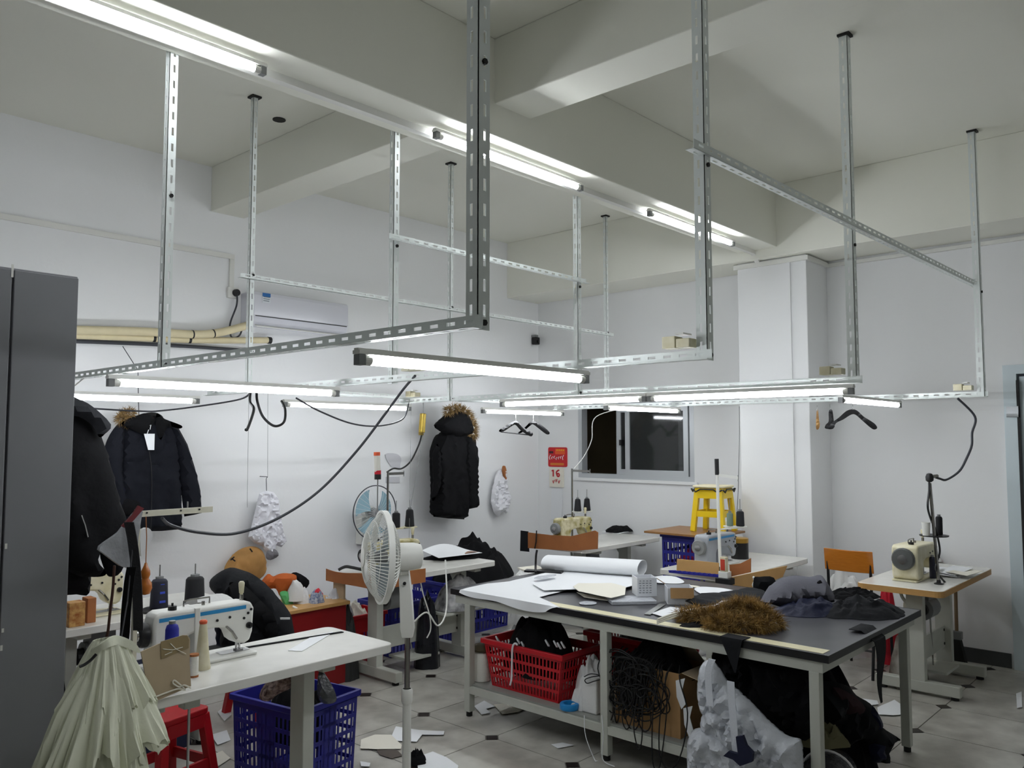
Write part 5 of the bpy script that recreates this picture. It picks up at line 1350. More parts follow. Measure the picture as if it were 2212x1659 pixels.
MB().tube(smoothpath([pt(x,y,Y=4.66) for x,y in ((905,1240),(912,1275),(916,1290),(928,1330),(930,1360),(922,1378)) ]), .005, 6).build('white_string', WHITEP, label='white cord hanging off the front of the fan table', cat='cord', smooth=True)
# black cloth heap between the tables and white sacks
heap(5.44, 5.45, .48, .42, .36, .27, seed=74, rot=.4, folds=22, ridge=.09).build('black_cloth_heap', BLACKF, label='big black cloth heap on a crate beside the window table', cat='fabric', smooth=True)
q = pt(1030, 1186, d=7.6)
heap(q.x, q.y, q.z-.03, .09, .06, .07, seed=75, na=30, nr=10).build('printed_scrap', mat('pink_print',(120,80,84),.7,rgb2=(36,26,30),vscale=60), label='dark pink printed scrap lying on the black cloth heap', cat='cloth', smooth=True)
for k, (x, y, h_) in enumerate(((5.34,4.62,.22),(5.36,4.60,.20),(5.33,4.63,.18))):
    z0 = (0,.225,.43)[k]
    heap(x, y, z0, .30-.02*k, .22, h_, seed=76+k, power=4, folds=12).build('white_sack', WHITEF, label=('bottom','middle','top')[k]+' white sack of the stack behind the cutting table', cat='sack', group='white sacks', smooth=True)

# ================================================================== WINDOW TABLE
def upright_card(pxs, plane, m, label, th=.004, fold=0.0):
    return body(pxs, plane, th, sp=.05, edge=.01, fold=fold, smooth=False).build('cardboard_guard', m, label=label, cat='cardboard', group='cardboard guards on the tables')
upright_card([(1141,1150),(1190,1156),(1232,1158),(1240,1157),(1285,1146),(1292,1150),(1291,1186),(1236,1190),(1141,1184)], ('X',5.86), KRAFTD, 'orange-brown cardboard guard at the end of the window table')
upright_card([(1125,1146),(1141,1148),(1143,1192),(1124,1190)], ('X',5.87), BLACKF2, 'black board standing next to the orange-brown cardboard guard')
MB().tube([pt(1159,1146,X=5.845), pt(1158,1170,X=5.845), pt(1155,1185,X=5.845)], .006, 6).build('black_hook', DARKP, label='short black hook over the orange-brown cardboard guard', cat='hook')
a = pt(1340, 1148, Z=HT)
fc = thing('folded_fabric', 'black fabric folded over white paper on the window table', 'fabric', (a.x,a.y,HT))
MB().sheet(lambda u, v: (a.x-.22+.46*u+.05*v, a.y-.14+.26*v, HT+.006+.006*sin(u*5)), 8, 5, .004).build('paper', PAPER, fc, smooth=True)
heap(a.x, a.y, HT+.01, .24, .14, .05, seed=81, rot=.2, ridge=.012, folds=10).build('fabric', BLACKF, fc, smooth=True)
crate('plastic_box', 'dark blue plastic box under the window table', (6.5, 4.72, 0), .42, .3, .4, mat('dark_blue_plastic',(24,36,110),.4), rows=2, cols=6, cat='box', band=.6)

# ================================================================== TABLE BESIDE THE COLUMN
upright_card([(1463,1207),(1553,1216),(1553,1247),(1462,1234)], ('X',5.36), mat('tan_cardboard',(196,154,96),.7,vary=.08), 'tan cardboard guard at the end of the column table')
upright_card([(1576,1220),(1600,1217),(1622,1206),(1622,1236),(1578,1246)], ('X',5.33), KRAFTD, 'shiny brown cardboard guard at the corner of the column table')
upright_card([(1578,1247),(1622,1238),(1700,1222),(1690,1246),(1650,1262),(1640,1275),(1582,1268)], ('Y',2.785), mat('tan_cardboard',(196,154,96),.7,vary=.08), 'tan cardboard apron hanging below the front of the column table')
c_ = pt(1566, 1250, X=5.28)
cl = thing('clamp_lamp_base', 'black clamp with a white block and red label at the column table', 'clamp', (5.28,c_.y,pt(1566,1262,X=5.28).z))
za, zb2, zc2 = pt(1566,1262,X=5.28).z, pt(1566,1248,X=5.28).z, pt(1566,1234,X=5.28).z
MB().box(5.24,c_.y-.055,za,5.32,c_.y+.055,zb2).build('clamp_jaw', DARKP, cl, bevel=.004)
MB().box(5.25,c_.y-.035,zb2,5.31,c_.y+.035,zc2).build('white_block', PVC, cl, bevel=.003)
MB().box(5.25,c_.y-.022,zc2,5.29,c_.y+.022,zc2+.1).build('sleeve', CREAMP, cl, bevel=.003)
MB().box(5.247,c_.y-.017,zc2+.01,5.2505,c_.y+.015,zc2+.085).build('red_label', mat('red_sticker',(190,60,40),.5), cl)
tn = thing('tin_can', 'black tin with a gold band on the column table', 'tin', (6.2,3.1,HT))
tp_ = pt(1598, 1190, X=6.3); tn.location = (6.3, tp_.y, HT); WM[tn] = Matrix.Translation(tn.location)
MB().lathe([(.07,0),(.07,.13),(.068,.15)], 24).build('can', DARKP, tn, local=True, smooth=True)
MB().lathe([(.071,.13),(.071,.165),(.06,.17)], 24).build('gold_band', mat('gold_paint',(180,140,60),.3,metal=.6), tn, local=True, smooth=True)
sl = pt(1505, 1243, Z=CZ+.012)
a, b = pt(1447, 1237, Z=CZ), pt(1565, 1248, Z=CZ)
bs = thing('blue_ruler', 'blue slotted plastic strip lying at the back of the cutting table', 'strip', (a+b)/2)
MB().bar(a+Vector((0,0,.008)), b+Vector((0,0,.008)), .04, .012).build('strip_body', CRATEB, bs)
for k in range(11):
    q = a.lerp(b, (k+.5)/11); MB().bar(q+Vector((-.02,.02,.016)), q+Vector((.02,-.02,.016)), .006, .006).build('strip_tooth', CRATEB, bs)

# ================================================================== ON THE CUTTING TABLE
TZ = CZ+.001
def lay(pxs, label, m, name='paper_sheet', z=TZ, th=.002, wave=.004, seed=0, cat='paper', group=None, smooth=False, fs=5.0, sp=.05):
    """flat cut sheet on the table, gently buckled; outline surveyed on the plane z"""
    P = outline(pxs, ('Z', z), smooth)
    f0 = lambda u, v, w: Vector((u, v, z+th+wave*(1+noise.noise(Vector((u*fs+seed, v*fs, seed*1.7))))+w))
    mb = MB().inflate(P, th*.5, f0, sp, .004)
    return mb.build(name, m, label=label, cat=cat, group=group, smooth=True)
def drape(pxs, label, m, name, z, over_y=None, **k):
    return lay(pxs, label, m, name, z, **k)
# big pattern sheet hanging over the left front edge
big = thing('pattern_sheet', 'largest white pattern paper draped over the edge of cutting table', 'paper', (4.0, 3.5, TZ))
P = [Vector(p) for p in outline([(1050,1262),(1100,1258),(1165,1243),(1205,1234),(1300,1240),(1395,1252),(1360,1270),(1290,1268),(1240,1270),(1205,1283),(1165,1292)], ('Z', TZ), False)]
P = [Vector((CX0-.006, 3.84))] + [Vector((min(max(p.x, CX0+.02), 5.0), min(p.y, 3.86))) for p in P] + [Vector((CX0-.006, 3.02))]
MB().inflate(P, .001, lambda u, v, w: Vector((u, v, TZ+.003+.004*(1+noise.noise(Vector((u*5, v*5, 1.0))))*min(1, (u-CX0+.006)*12)+w)), .03, .004).build('sheet', PAPER, big, smooth=True)
MB().sheet(lambda u, v: (CX0-.0065-.010*v-.006*v*sin(u*14), 3.84-.80*u, TZ+.0035-v*(.016+.042*u**.8*(1-u**10)+.006*sin(u*11))*(1-max(0,u-.9)*9)), 40, 6, .0015).build('overhang', PAPER, big, smooth=True)
lay([(1150,1262),(1240,1252),(1330,1250),(1395,1258),(1350,1272),(1250,1275),(1175,1278)], 'white pattern paper lying under the paper roll', PAPER, 'pattern_sheet', z=TZ+.014, seed=3)
lay([(1238,1270),(1250,1262),(1320,1262),(1352,1270),(1350,1287),(1320,1294),(1290,1288),(1250,1280)], 'cream pattern papers stacked beside the white carton', PAPERC, 'pattern_sheet', z=TZ+.03, seed=4)
lay([(1246,1282),(1290,1290),(1325,1298),(1312,1300),(1262,1292)], 'narrow cream pattern strip in front of the stacked papers', PAPERC, 'pattern_sheet', z=TZ+.002, seed=5)
for (px, py, rx_, ry_, nm, lab, m_) in ((1270,1293,.055,.05,'oval_template','clear oval template at the front of the cutting table',CLEAR), (1178,1246,.11,.035,'clear_template','clear curved template near the black ruler',CLEAR), (1497,1258,.03,.05,'oval_card','small pale oval card behind the open carton',PAPERC)):
    q = pt(px, py, Z=TZ+.03); MB().prism([(q.x+rx_*cos(2*pi*i/20), q.y+ry_*sin(2*pi*i/20)) for i in range(20)], TZ+(.03 if px == 1178 else .002), TZ+(.034 if px == 1178 else .006)).build(nm, m_, label=lab, cat='template', bevel=.001)
lay([(1500,1275),(1515,1269),(1560,1273),(1592,1281),(1560,1284),(1525,1288)], 'pointed white pattern piece beside the black fabric', PAPER, 'pattern_piece', seed=6, smooth=True)
lay([(1408,1250),(1430,1246),(1460,1248),(1478,1258),(1468,1262),(1440,1262),(1415,1260)], 'curved white pattern piece behind the white carton', PAPER, 'pattern_piece', seed=7, smooth=True)
# paper roll
a, b = pt(1190, 1238, Z=TZ), pt(1392, 1258, Z=TZ)
a = pt(1182, 1230, Z=TZ); b = pt(1388, 1246, Z=TZ)
axv = (b-a).normalized(); sdv = Vector((-axv.y, axv.x, 0))
def roll(u, v):
    ang = -pi*.9+u*pi*2.25; r = 1+.12*u
    return a + (b-a)*v + sdv*(.105*r*cos(ang)) + Vector((0,0,.052+.05*r*sin(ang)+.01*v))
MB().sheet(roll, 40, 10, .0015).build('paper_roll', PAPER, label='loose white paper roll across the back of the cutting table', cat='paper roll', smooth=True)
# black ruler set
a, b = pt(1135, 1236, Z=TZ), pt(1215, 1240, Z=TZ)
rs = thing('ruler_set', 'black slotted ruler and cream folder at the back of the cutting table', 'ruler', (a+b)/2)
MB().bar(a+Vector((0,0,.012)), b+Vector((0,0,.012)), .07, .014, up=(0,0,1)).build('ruler', DARKP, rs)
MB().prism([tuple(pt(x,y,Z=TZ+.004)[:2]) for x,y in ((1118,1228),(1160,1223),(1175,1230),(1140,1236))], TZ, TZ+.012).build('folder', PAPERC, rs)
MB().cyl(pt(1158,1230,Z=TZ+.03), pt(1155,1195,Z=TZ+.03)+Vector((0,0,.0)), .008, n=8).build('handle', DARKP, rs) if False else None
MB().tube(smoothpath([pt(1157,1236,Z=TZ+.02), pt(1157,1222,d=6.1), pt(1158,1200,d=6.1), pt(1160,1188,d=6.1)]), .008, 6).build('ruler_cord', DARKP, rs, smooth=True)
# cartons
def carton(name, label, c, w, d, h, rz, flapm):
    t = thing(name, label, 'carton', c, rz)
    th = .003; b = MB()
    b.box(-w/2,-d/2,0,w/2,-d/2+th,h); b.box(-w/2,d/2-th,0,w/2,d/2,h); b.box(-w/2,-d/2+th,0,-w/2+th,d/2-th,h); b.box(w/2-th,-d/2+th,0,w/2,d/2-th,h); b.box(-w/2+th,-d/2+th,0,w/2-th,d/2-th,th)
    b.build('walls', mat('white_carton',(226,228,232),.5), t, local=True)
    return t
q = pt(1388, 1293, Z=TZ)
c1_ = carton('carton', 'printed white carton with one brown flap folded open', (q.x+.02, q.y, TZ+.022), .12, .13, .11, YAW-pi/2+.1, KRAFT)
for r_ in range(6):
    for k in range(4):
        MB().box(-.05+.021*k+.004*(r_ % 2), -.0662, .02+.014*r_, -.036+.021*k, -.0652, .025+.014*r_).build('print_mark', mat('grey_print',(140,144,150),.6), c1_, local=True)
MB().sheet(lambda u, v: (.06+.075*u, -.065+.12*v, .11-.05*u), 2, 2, .003).build('flap', KRAFT, c1_, local=True)
q2 = pt(1358, 1302, Z=TZ)
cp = thing('clear_box', 'flat clear plastic tray under the printed carton', 'tray', (q2.x+.02, q2.y, TZ), YAW-pi/2+.1)
MB().prism(rrect(-.13,-.075,.14,.10,.01), 0, .02).build('tray_body', CLEAR, cp, local=True, bevel=.003)
q = pt(1457, 1304, Z=TZ)
c2_ = carton('carton', 'open white carton with a wide brown flap facing the room', (q.x+.05, q.y, TZ), .15, .14, .095, YAW-pi/2-.05, KRAFT)
MB().sheet(lambda u, v: (-.06+.135*u, -.07-.012*v-.004, .098-.06*v), 2, 2, .003).build('flap', KRAFT, c2_, local=True)
# grey ruler, white tag sheets
a, b = pt(1398, 1329, Z=TZ), pt(1432, 1306, Z=TZ)
MB().bar(a+Vector((0,0,.004)), b+Vector((0,0,.004)), .035, .003).build('steel_ruler', GALV, label='short steel ruler lying at the front edge near cartons', cat='ruler')
lay([(1408,1327),(1448,1313),(1478,1318),(1455,1332),(1440,1338)], 'white paper tag corner beside the fur piece', PAPER, 'paper_tag', seed=8)
# black fabrics
tb = thing('black_fabric', 'flat folded black fabric with pale piping beside the fur', 'fabric', pt(1530,1300,Z=TZ))
P = outline([(1464,1300),(1500,1296),(1560,1288),(1620,1282),(1660,1290),(1640,1312),(1560,1322),(1500,1312)], ('Z',TZ), True)
MB().inflate(P, .018, lambda u,v,w: Vector((u,v,TZ+.02+w+.008*noise.noise(Vector((u*9,v*9,2))))), .03, .04, fold=.006, seed=82).build('fabric', BLACKF2, tb, smooth=True)
for k in range(3):
    MB().tube(smoothpath([pt(x,y+k*4,Z=TZ+.045-.008*k) for x,y in ((1420,1338),(1460,1324),(1510,1314),(1560,1306),(1610,1303))]), .005, 6).build('piping', PAPERC, tb, smooth=True)
lay([(1540,1312),(1560,1300),(1600,1297),(1618,1302),(1580,1310),(1560,1318)], 'white lining strip tucked behind the fur', PAPER, 'lining_strip', z=TZ+.05, seed=9, cat='fabric')
# fur piece
c = pt(1590, 1342, Z=TZ); RA_ = atan2(RGT.y, RGT.x)
fp = thing('fur_piece', 'shaggy brown fur piece lying on the cutting table', 'fur', (c.x, c.y, TZ))
rdir = Vector((RGT.x, RGT.y, 0)); fdir = FH
spots = []
rnd = random.Random(9)
for (px, py, r) in ((1475,1330,.022),(1490,1326,.025),(1512,1325,.03),(1482,1335,.03),(1500,1335,.035),(1522,1338,.04),(1545,1338,.05),(1570,1335,.06),(1598,1330,.068),(1625,1330,.07),(1650,1337,.06),(1672,1345,.045),(1685,1352,.03),(1560,1352,.04),(1585,1352,.045),(1612,1354,.045),(1640,1355,.04),(1660,1357,.035),(1540,1352,.03),(1605,1318,.055),(1580,1322,.045),(1632,1320,.05)):
    q = pt(px-6, py, Z=TZ+r*.6); q.z = TZ+r*.75; spots.append((q, r))
heap(c.x, c.y, TZ, .21, .09, .045, seed=83, rot=RA_, ridge=.01).build('hide', mat('dark_fur_hide',(90,62,26),.9), fp, smooth=True)
fur(spots, 15000, .05, 17, thick=.0014, droop=.25).build('fur_pile', FUR, fp)
q = pt(1500, 1350, Z=TZ)
heap(q.x, q.y-.02, TZ, .10, .05, .012, seed=84, rot=-.7, ridge=.006).build('fur_backing', BLACKF, fp, smooth=True)
# grey, navy and black garment pieces
def cloth_heap(px, py, rx_, ry_, h_, m, name, label, seed, rot=0.0, z=TZ, cat='fabric', **k):
    q = pt(px, py, Z=z); return heap(q.x, q.y, z, rx_, ry_, h_, seed=seed, rot=rot, **k).build(name, m, label=label, cat=cat, smooth=True)
RA = atan2(RGT.y, RGT.x)
cloth_heap(1745, 1322, .20, .15, .05, NAVYF, 'navy_fabric', 'glossy navy fabric bundled under the grey garment', 85, RA, folds=14, ridge=.035)
gg = thing('grey_garment', 'crumpled grey garment on top of the navy fabric', 'garment', pt(1720,1318,Z=TZ))
body([(1640,1305),(1652,1282),(1668,1262),(1690,1248),(1718,1243),(1750,1246),(1772,1242),(1785,1256),(1798,1278),(1800,1298),(1775,1306),(1745,1300),(1720,1312),(1690,1312),(1662,1304)], ('d', pt(1720,1318,Z=TZ).dot(FH)+.10), .11, sp=.02, fold=.06, fscale=8, seed=86, edge=.10).build('cloth', GREYF, gg, smooth=True)
MB().tube(smoothpath([pt(x,y,d=pt(1720,1318,Z=TZ).dot(FH)-.035) for x,y in ((1774,1256),(1766,1262),(1752,1285),(1745,1298))]), .010, 6).build('binding', BLACKF, gg, smooth=True)
cloth_heap(1856, 1324, .25, .18, .055, BLACKF2, 'black_garment', 'black garment spread at the door-side corner of the cutting table', 87, RA+.3, folds=16, ridge=.04)
cloth_heap(1838, 1290, .18, .10, .04, BLACKF, 'black_trousers', 'thin black fabric with white piping behind the black garment', 88, RA, folds=12, ridge=.03)
# corner of cloth hanging over the right end
e0 = pt(1893, 1345, Y=CY0-.012)
def tail(u, v):
    zz = CZ+.012-.36*v if v > .12 else CZ+.012
    w = (.075*(1-v)+.012)
    return Vector((4.33+w*(u-.5)*2+.02*v, CY0+.1-.9*min(v,.127)-.008*sin(v*6), zz))
MB().sheet(tail, 6, 16, .003).build('fabric_tail', BLACKF2, label='pointed black fabric tail hanging over the end of cutting table', cat='fabric', smooth=True)
qf = pt(1580, 1378, X=CX0-.01)
def tail2(u, v):
    if v < .3: return Vector((CX0+.07-.29*v-.0, qf.y+(.06)*(u-.5)*2, CZ+.006))
    k = (v-.3)/.7
    return Vector((CX0-.018, qf.y+(.055*(1-k)+.004)*(u-.5)*2-.02*k, CZ+.006-.16*k))
MB().sheet(tail2, 6, 14, .003).build('fabric_tail', BLACKF2, label='pointed black fabric tail hanging over the front by the fur', cat='fabric', smooth=True)
q = pt(1645, 1282, Z=TZ)
bg = thing('black_pouch', 'black pouch with a white chain standing by the grey garment', 'pouch', (q.x,q.y,TZ))
body([(1628,1250),(1640,1246),(1672,1248),(1676,1282),(1632,1284)], ('d', q.dot(FH)), .04, edge=.04, fold=.006, seed=90).build('pouch_body', BLACKF, bg, smooth=True)
ch_ = [pt(x,y,d=q.dot(FH)-.05) for x,y in ((1628,1247),(1630,1255),(1627,1264),(1631,1272),(1628,1280),(1612,1276),(1598,1280),(1594,1288))]
for k, p_ in enumerate(smoothpath(ch_, 3)):
    MB().lathe([(.003,-.007),(.009,0),(.003,.007)], 8, Matrix.Translation(p_)).build('bead', WHITEP, bg, smooth=True)

# ================================================================== ON THE SHELF OF THE CUTTING TABLE
a, b = pt(1040, 1376, Z=.5), pt(1213, 1412, Z=.5)
ry_ = (a.y+b.y)/2
bx = (a.x+b.x)/2
crate('shopping_basket', 'red slotted basket heaped with black cloth on the lower shelf', (bx+.19, ry_, ZS), abs(a.y-b.y)*1.02, .36, .29, CRATER, rz=-pi/2, rows=4, cols=22, taper=.16, cat='basket', group='red baskets', band=.0)
heap(bx+.19, ry_, ZS+.10, .155, .27, .31, seed=91, folds=22, ridge=.06, power=4).build('black_cloths', BLACKF, label='black cloth pieces with white cords heaped in the red basket', cat='fabric', smooth=True)
rnd = random.Random(5)
wcs = thing('white_cord_ends', 'white cord ends poking out of the black cloth in the red basket', 'cords', (bx+.05, ry_, ZS+.3))
for (px, py) in ((1075,1378),(1120,1382),(1130,1390),(1182,1386),(1200,1388),(1208,1392),(1216,1390)):
    p_ = pt(px, py, X=bx+.06)
    MB().tube(smoothpath([p_+Vector((.02,.0,-.03)), p_+Vector((-.01,.005,.01)), p_+Vector((-.02,-.012,.0)), p_+Vector((-.012,-.02,-.02))],3), .005, 5).build('cord_end', PAPER, wcs, smooth=True)
MB().tube(smoothpath([pt(x,y,X=bx-.015) for x,y in ((1118,1393),(1112,1390),(1107,1400),(1106,1430),(1105,1465),(1102,1480))]), .006, 6).build('string', PAPER, label='white cord hanging down the front of the red basket', cat='cord', smooth=True)
crate('shopping_basket', 'dark-filled red basket behind the middle leg on the lower shelf', (4.60, 3.04, ZS), .62, .42, .29, CRATER, rz=-pi/2, rows=3, cols=18, taper=.14, cat='basket', group='red baskets', band=.3)
heap(4.60, 3.04, ZS+.12, .17, .26, .2, seed=92, folds=16).build('dark_scraps', mat('dark_mixed_scraps',(40,40,42),.8,rgb2=(150,150,150),vscale=11), label='mixed dark scraps filling the red basket behind the middle leg', cat='scraps', smooth=True)
q = pt(1035, 1480, Z=ZS)
wc_ = cone(3.86, 3.70, ZS, .19, .058, .05, THW, 'large white thread cone with a brown top on the lower shelf')
q = pt(1035, 1478, X=3.84); wc_.location = (3.85, min(q.y, 3.78), ZS)
MB().lathe([(.062,.19),(.066,.2),(.05,.225),(.02,.235)], 18).build('brown_top', mat('dark_olive_cloth',(70,60,40),.8), wc_, local=True, smooth=True)
# white cloths and the blue tape
q = pt(1262, 1500, X=3.85)
heap(3.97, q.y+.02, ZS, .17, .13, .20, seed=93, folds=18, ridge=.07, power=3).build('white_cloths', WHITEF, label='heap of white cloth pieces beside the red basket', cat='fabric', smooth=True)
MB().box(3.80, q.y-.125, ZS, 3.92, q.y-.015, ZS+.20).build('white_pack', mat('white_pack',(228,228,226),.6,bump=.3), label='upright white fabric pack beside the middle leg', cat='pack', bevel=.01)
MB().tube(smoothpath([pt(x,y,X=3.785) for x,y in ((1262,1462),(1275,1456),(1292,1458),(1300,1466),(1282,1472),(1268,1476),(1264,1468),(1280,1462),(1298,1460))]), .003, 5).build('cord_loop', DARKP, label='black cord loop lying on the white cloths', cat='cord', smooth=True)
q = pt(1228, 1532, Z=ZS)
t = thing('tape_roll', 'bright blue tape roll at the front of the lower shelf', 'tape roll', (3.79, q.y, ZS))
MB().lathe([(.035,0),(.052,.0),(.055,.004),(.055,.03),(.052,.034),(.035,.034),(.035,0)], 26).build('tape', mat('cyan_blue_tape',(30,140,210),.4), t, local=True, smooth=True)
# kraft box with black cords
a, b = pt(1330, 1540, X=3.80), pt(1470, 1590, X=3.80)
ky = (a.y+b.y)/2
kb = thing('kraft_box', 'brown kraft box on the lower shelf overflowing with black cords', 'box', (3.98, ky, ZS))
bx0, bx1, by0, by1 = 3.80, 4.12, b.y, a.y
w_ = MB(); zt_ = .53
MB().box(bx0, by0, ZS, bx0+.004, by1, zt_).build('front_wall', KRAFT, kb); MB().box(bx1-.004, by0, ZS, bx1, by1, zt_).build('back_wall', KRAFT, kb)
MB().box(bx0+.004, by0, ZS, bx1-.004, by0+.004, zt_).build('side_wall', KRAFT, kb); MB().box(bx0+.004, by1-.004, ZS, bx1-.004, by1, zt_).build('side_wall', KRAFT, kb)
MB().box(bx0+.004, by0+.004, ZS, bx1-.004, by1-.004, ZS+.004).build('bottom', KRAFT, kb)
MB().sheet(lambda u, v: (bx0+.02+.25*u, by0-.10*v, zt_-.02*v), 3, 3, .003).build('flap', KRAFTL, kb)
MB().sheet(lambda u, v: (bx0+.30-.1*v, by0+.02+.3*u, zt_+.09*v), 3, 3, .003).build('flap', KRAFTL, kb)
for k, (px, py) in enumerate(((1470,1500),(1486,1560))):
    q = pt(px, py, X=bx0-.006)
    body([(px-10,py-30),(px+10,py-35),(px+4,py-10),(px+12,py+20),(px+2,py+32),(px-8,py+5)], ('X', bx0-.008), .002, smooth=False, edge=.005, fold=.003).build('white_label', PAPER, kb)
rnd = random.Random(12)
cords = thing('cord_bundle', 'tangled bundle of black cords spilling over the kraft box', 'cords', ((bx0+bx1)/2, ky, .5))
heap((bx0+bx1)/2-.02, ky, .47, .15, .19, .16, seed=94, folds=26, ridge=.05).build('cord_mass', BLACKF, cords, smooth=True)
for k in range(54):
    y0_ = by0+.03+(by1-by0-.04)*(.2+.8*rnd.random()**.8); dz = rnd.uniform(.10, .36)
    x_ = bx0-.012-.035*rnd.random()
    if k < 34:
        sw = rnd.uniform(-.07,.07); wd_ = rnd.uniform(.012,.05)*rnd.choice((-1,1))
        pts_ = [(bx0+.06,y0_,.56+.04*rnd.random()), (bx0-.005,y0_,.55), (x_,y0_+sw*.3-wd_*.6,.55-dz*.4), (x_-.01,y0_+sw-wd_,.55-dz*.85), (x_-.012,y0_+sw,.55-dz), (x_-.008,y0_+sw+wd_,.55-dz*.8), (x_,y0_+sw*.4+wd_*1.2,.55-dz*.4), (bx0-.002,y0_+wd_*.6,.55), (bx0+.07,y0_+.02,.57)]
    else:
        r_ = rnd.uniform(.045,.12); cz_ = rnd.uniform(.34,.5); ph = rnd.uniform(0,6)
        pts_ = [(bx0+.05,y0_,.56), (bx0-.01,y0_,.55)] + [(x_-.01*(a_ % 2), y0_+r_*sin(a_+ph)*1.3*(1+.2*sin(a_*2+ph))-.02, cz_+r_*cos(a_+ph)) for a_ in (0,.9,1.8,2.7,3.6,4.5,5.4,6.3)] + [(bx0+.05,y0_-.03,.56)]
    MB().tube(smoothpath(pts_, 4), .0036, 5).build('cord', RUBBER, cords, smooth=True)
for k, (px0, drop, wd_) in enumerate(((1436,.47,.12),(1420,.50,.05),(1398,.42,-.06))):
    q = pt(px0, 1480, X=bx0-.05)
    pts_ = [(bx0+.04,q.y,.56),(bx0-.02,q.y,.53),(bx0-.06,q.y+.02,.35),(bx0-.09,q.y+.01,.55-drop+.05),(bx0-.095,q.y-wd_*.5,.55-drop),(bx0-.09,q.y-wd_,.55-drop+.1),(bx0-.05,q.y-wd_*1.1,.36),(bx0-.02,q.y-wd_*.6,.5),(bx0+.05,q.y-.03,.56)]
    MB().tube(smoothpath([(x,y,max(z,.02)) for x,y,z in pts_], 5), .0036, 5).build('cord', RUBBER, cords, smooth=True)
# thin strings hanging below the shelf
for k, px0 in enumerate((1262,1300)):
    MB().tube(smoothpath([pt(px0,1545,X=3.722), pt(px0+3,1590,X=3.70), pt(px0+(22 if k == 0 else 2),1640,X=3.69), Vector((3.68, pt(px0+30,1659,X=3.69).y, .012))]), .0025, 5).build('string', PAPER, label=('white string trailing from the shelf to the middle leg foot','white string hanging beside the middle leg')[k], cat='string', group='strings', smooth=True)

# plastic sack, black cloth mountain at the right end
PLS = ('X', 3.62)
ps = thing('plastic_sack', 'lumpy clear white plastic sack with broad handles leaning on the table', 'sack', (3.62, pt(1600,1600,X=3.62).y, 0))
lob = [[(1515,1440),(1530,1425),(1548,1440),(1570,1475),(1600,1500),(1598,1540),(1560,1555),(1525,1545),(1510,1500)],
       [(1520,1540),(1560,1520),(1605,1530),(1640,1560),(1640,1610),(1600,1625),(1560,1610),(1520,1580)],
       [(1490,1590),(1510,1572),(1550,1580),(1590,1610),(1600,1650),(1590,1700),(1560,1716),(1505,1716),(1488,1660)],
       [(1590,1500),(1612,1510),(1660,1560),(1700,1590),(1728,1600),(1734,1660),(1730,1716),(1640,1718),(1590,1716),(1580,1640),(1600,1580)]]
for k, L_ in enumerate(lob):
    body(L_, ('X', 3.66-.02*(k % 3)), .075, sp=.014, fold=.045, fscale=17, seed=101+k, edge=.08).build('sack_lobe', CLEAR, ps, smooth=True)
WEB = mat('white_webbing',(214,218,226),.6,bump=.2,bscale=120)
ribbon(smoothpath(path([(1538,1424),(1530,1450),(1531,1490),(1534,1525)], ('X',3.54)), 4), .035, .003, side=(0,-1,0)).build('handle', WEB, ps, smooth=True)
ribbon(smoothpath(path([(1578,1472),(1580,1510),(1584,1560),(1588,1610),(1594,1640)], ('X',3.52)), 4), .036, .003, side=(0,-1,0)).build('handle', WEB, ps, smooth=True)
body([(1592,1590),(1606,1588),(1614,1610),(1628,1625),(1626,1645),(1600,1654),(1585,1640),(1564,1632),(1575,1622),(1596,1628)], ('X',3.505), .01, edge=.02, smooth=False, fold=.004).build('navy_scrap', NAVYF, label='navy fabric scrap lying against the plastic sack', cat='fabric', smooth=True)
# black cloth mountain
bm = thing('black_cloth_pile', 'mountain of black clothes spilling off the shelf at the door end', 'clothes', (4.35, 1.95, 0))
body([(1545,1400),(1600,1395),(1680,1400),(1730,1420),(1765,1470),(1770,1560),(1740,1600),(1700,1580),(1650,1540),(1610,1500),(1565,1450)], ('X', 3.95), .13, sp=.025, fold=.09, fscale=6, seed=111, edge=.10).build('clothes', BLACKF, bm, smooth=True)
heap(4.45, 1.93, 0, .38, .36, .58, seed=112, folds=26, ridge=.10, power=2.6).build('clothes', BLACKF, bm, smooth=True)
body([(1740,1480),(1790,1472),(1832,1482),(1850,1502),(1880,1520),(1895,1545),(1905,1570),(1935,1590),(1945,1600),(1920,1605),(1915,1640),(1890,1645),(1870,1620),(1850,1590),(1820,1610),(1780,1600),(1740,1590)], ('d', pt(1830,1640,Z=.02).dot(FH)-.22), .12, sp=.022, fold=.09, fscale=7, seed=113, edge=.09).build('clothes', BLACKF2, bm, smooth=True)
body([(1800,1485),(1840,1500),(1870,1530),(1850,1550),(1810,1530)], ('d', pt(1830,1640,Z=.02).dot(FH)-.33), .03, sp=.03, fold=.02, seed=114, edge=.05).build('wine_cloth', WINEF, bm, smooth=True)
body([(1885,1525),(1902,1550),(1908,1570),(1895,1575),(1882,1550)], ('d', pt(1830,1640,Z=.02).dot(FH)-.33), .03, edge=.03, seed=115).build('blue_cloth', NAVYF, bm, smooth=True)
body([(1878,1600),(1912,1598),(1916,1640),(1898,1648),(1882,1640)], ('d', pt(1830,1640,Z=.02).dot(FH)-.28), .05, edge=.04, fold=.01, seed=116).build('blue_cloth', NAVYF, bm, smooth=True)
q = Vector((4.02,1.61,0))
rb = thing('rolled_bundle', 'round black roll wrapped in film at the foot of the clothes', 'roll', (q.x, q.y, 0))
rc = Vector((4.02, 1.61, 0))
Mx_ = Matrix.Translation((rc.x, rc.y, .125)) @ Matrix.Rotation(YAW+2.6, 4, 'Z') @ Matrix.Rotation(pi/2, 4, 'Y')
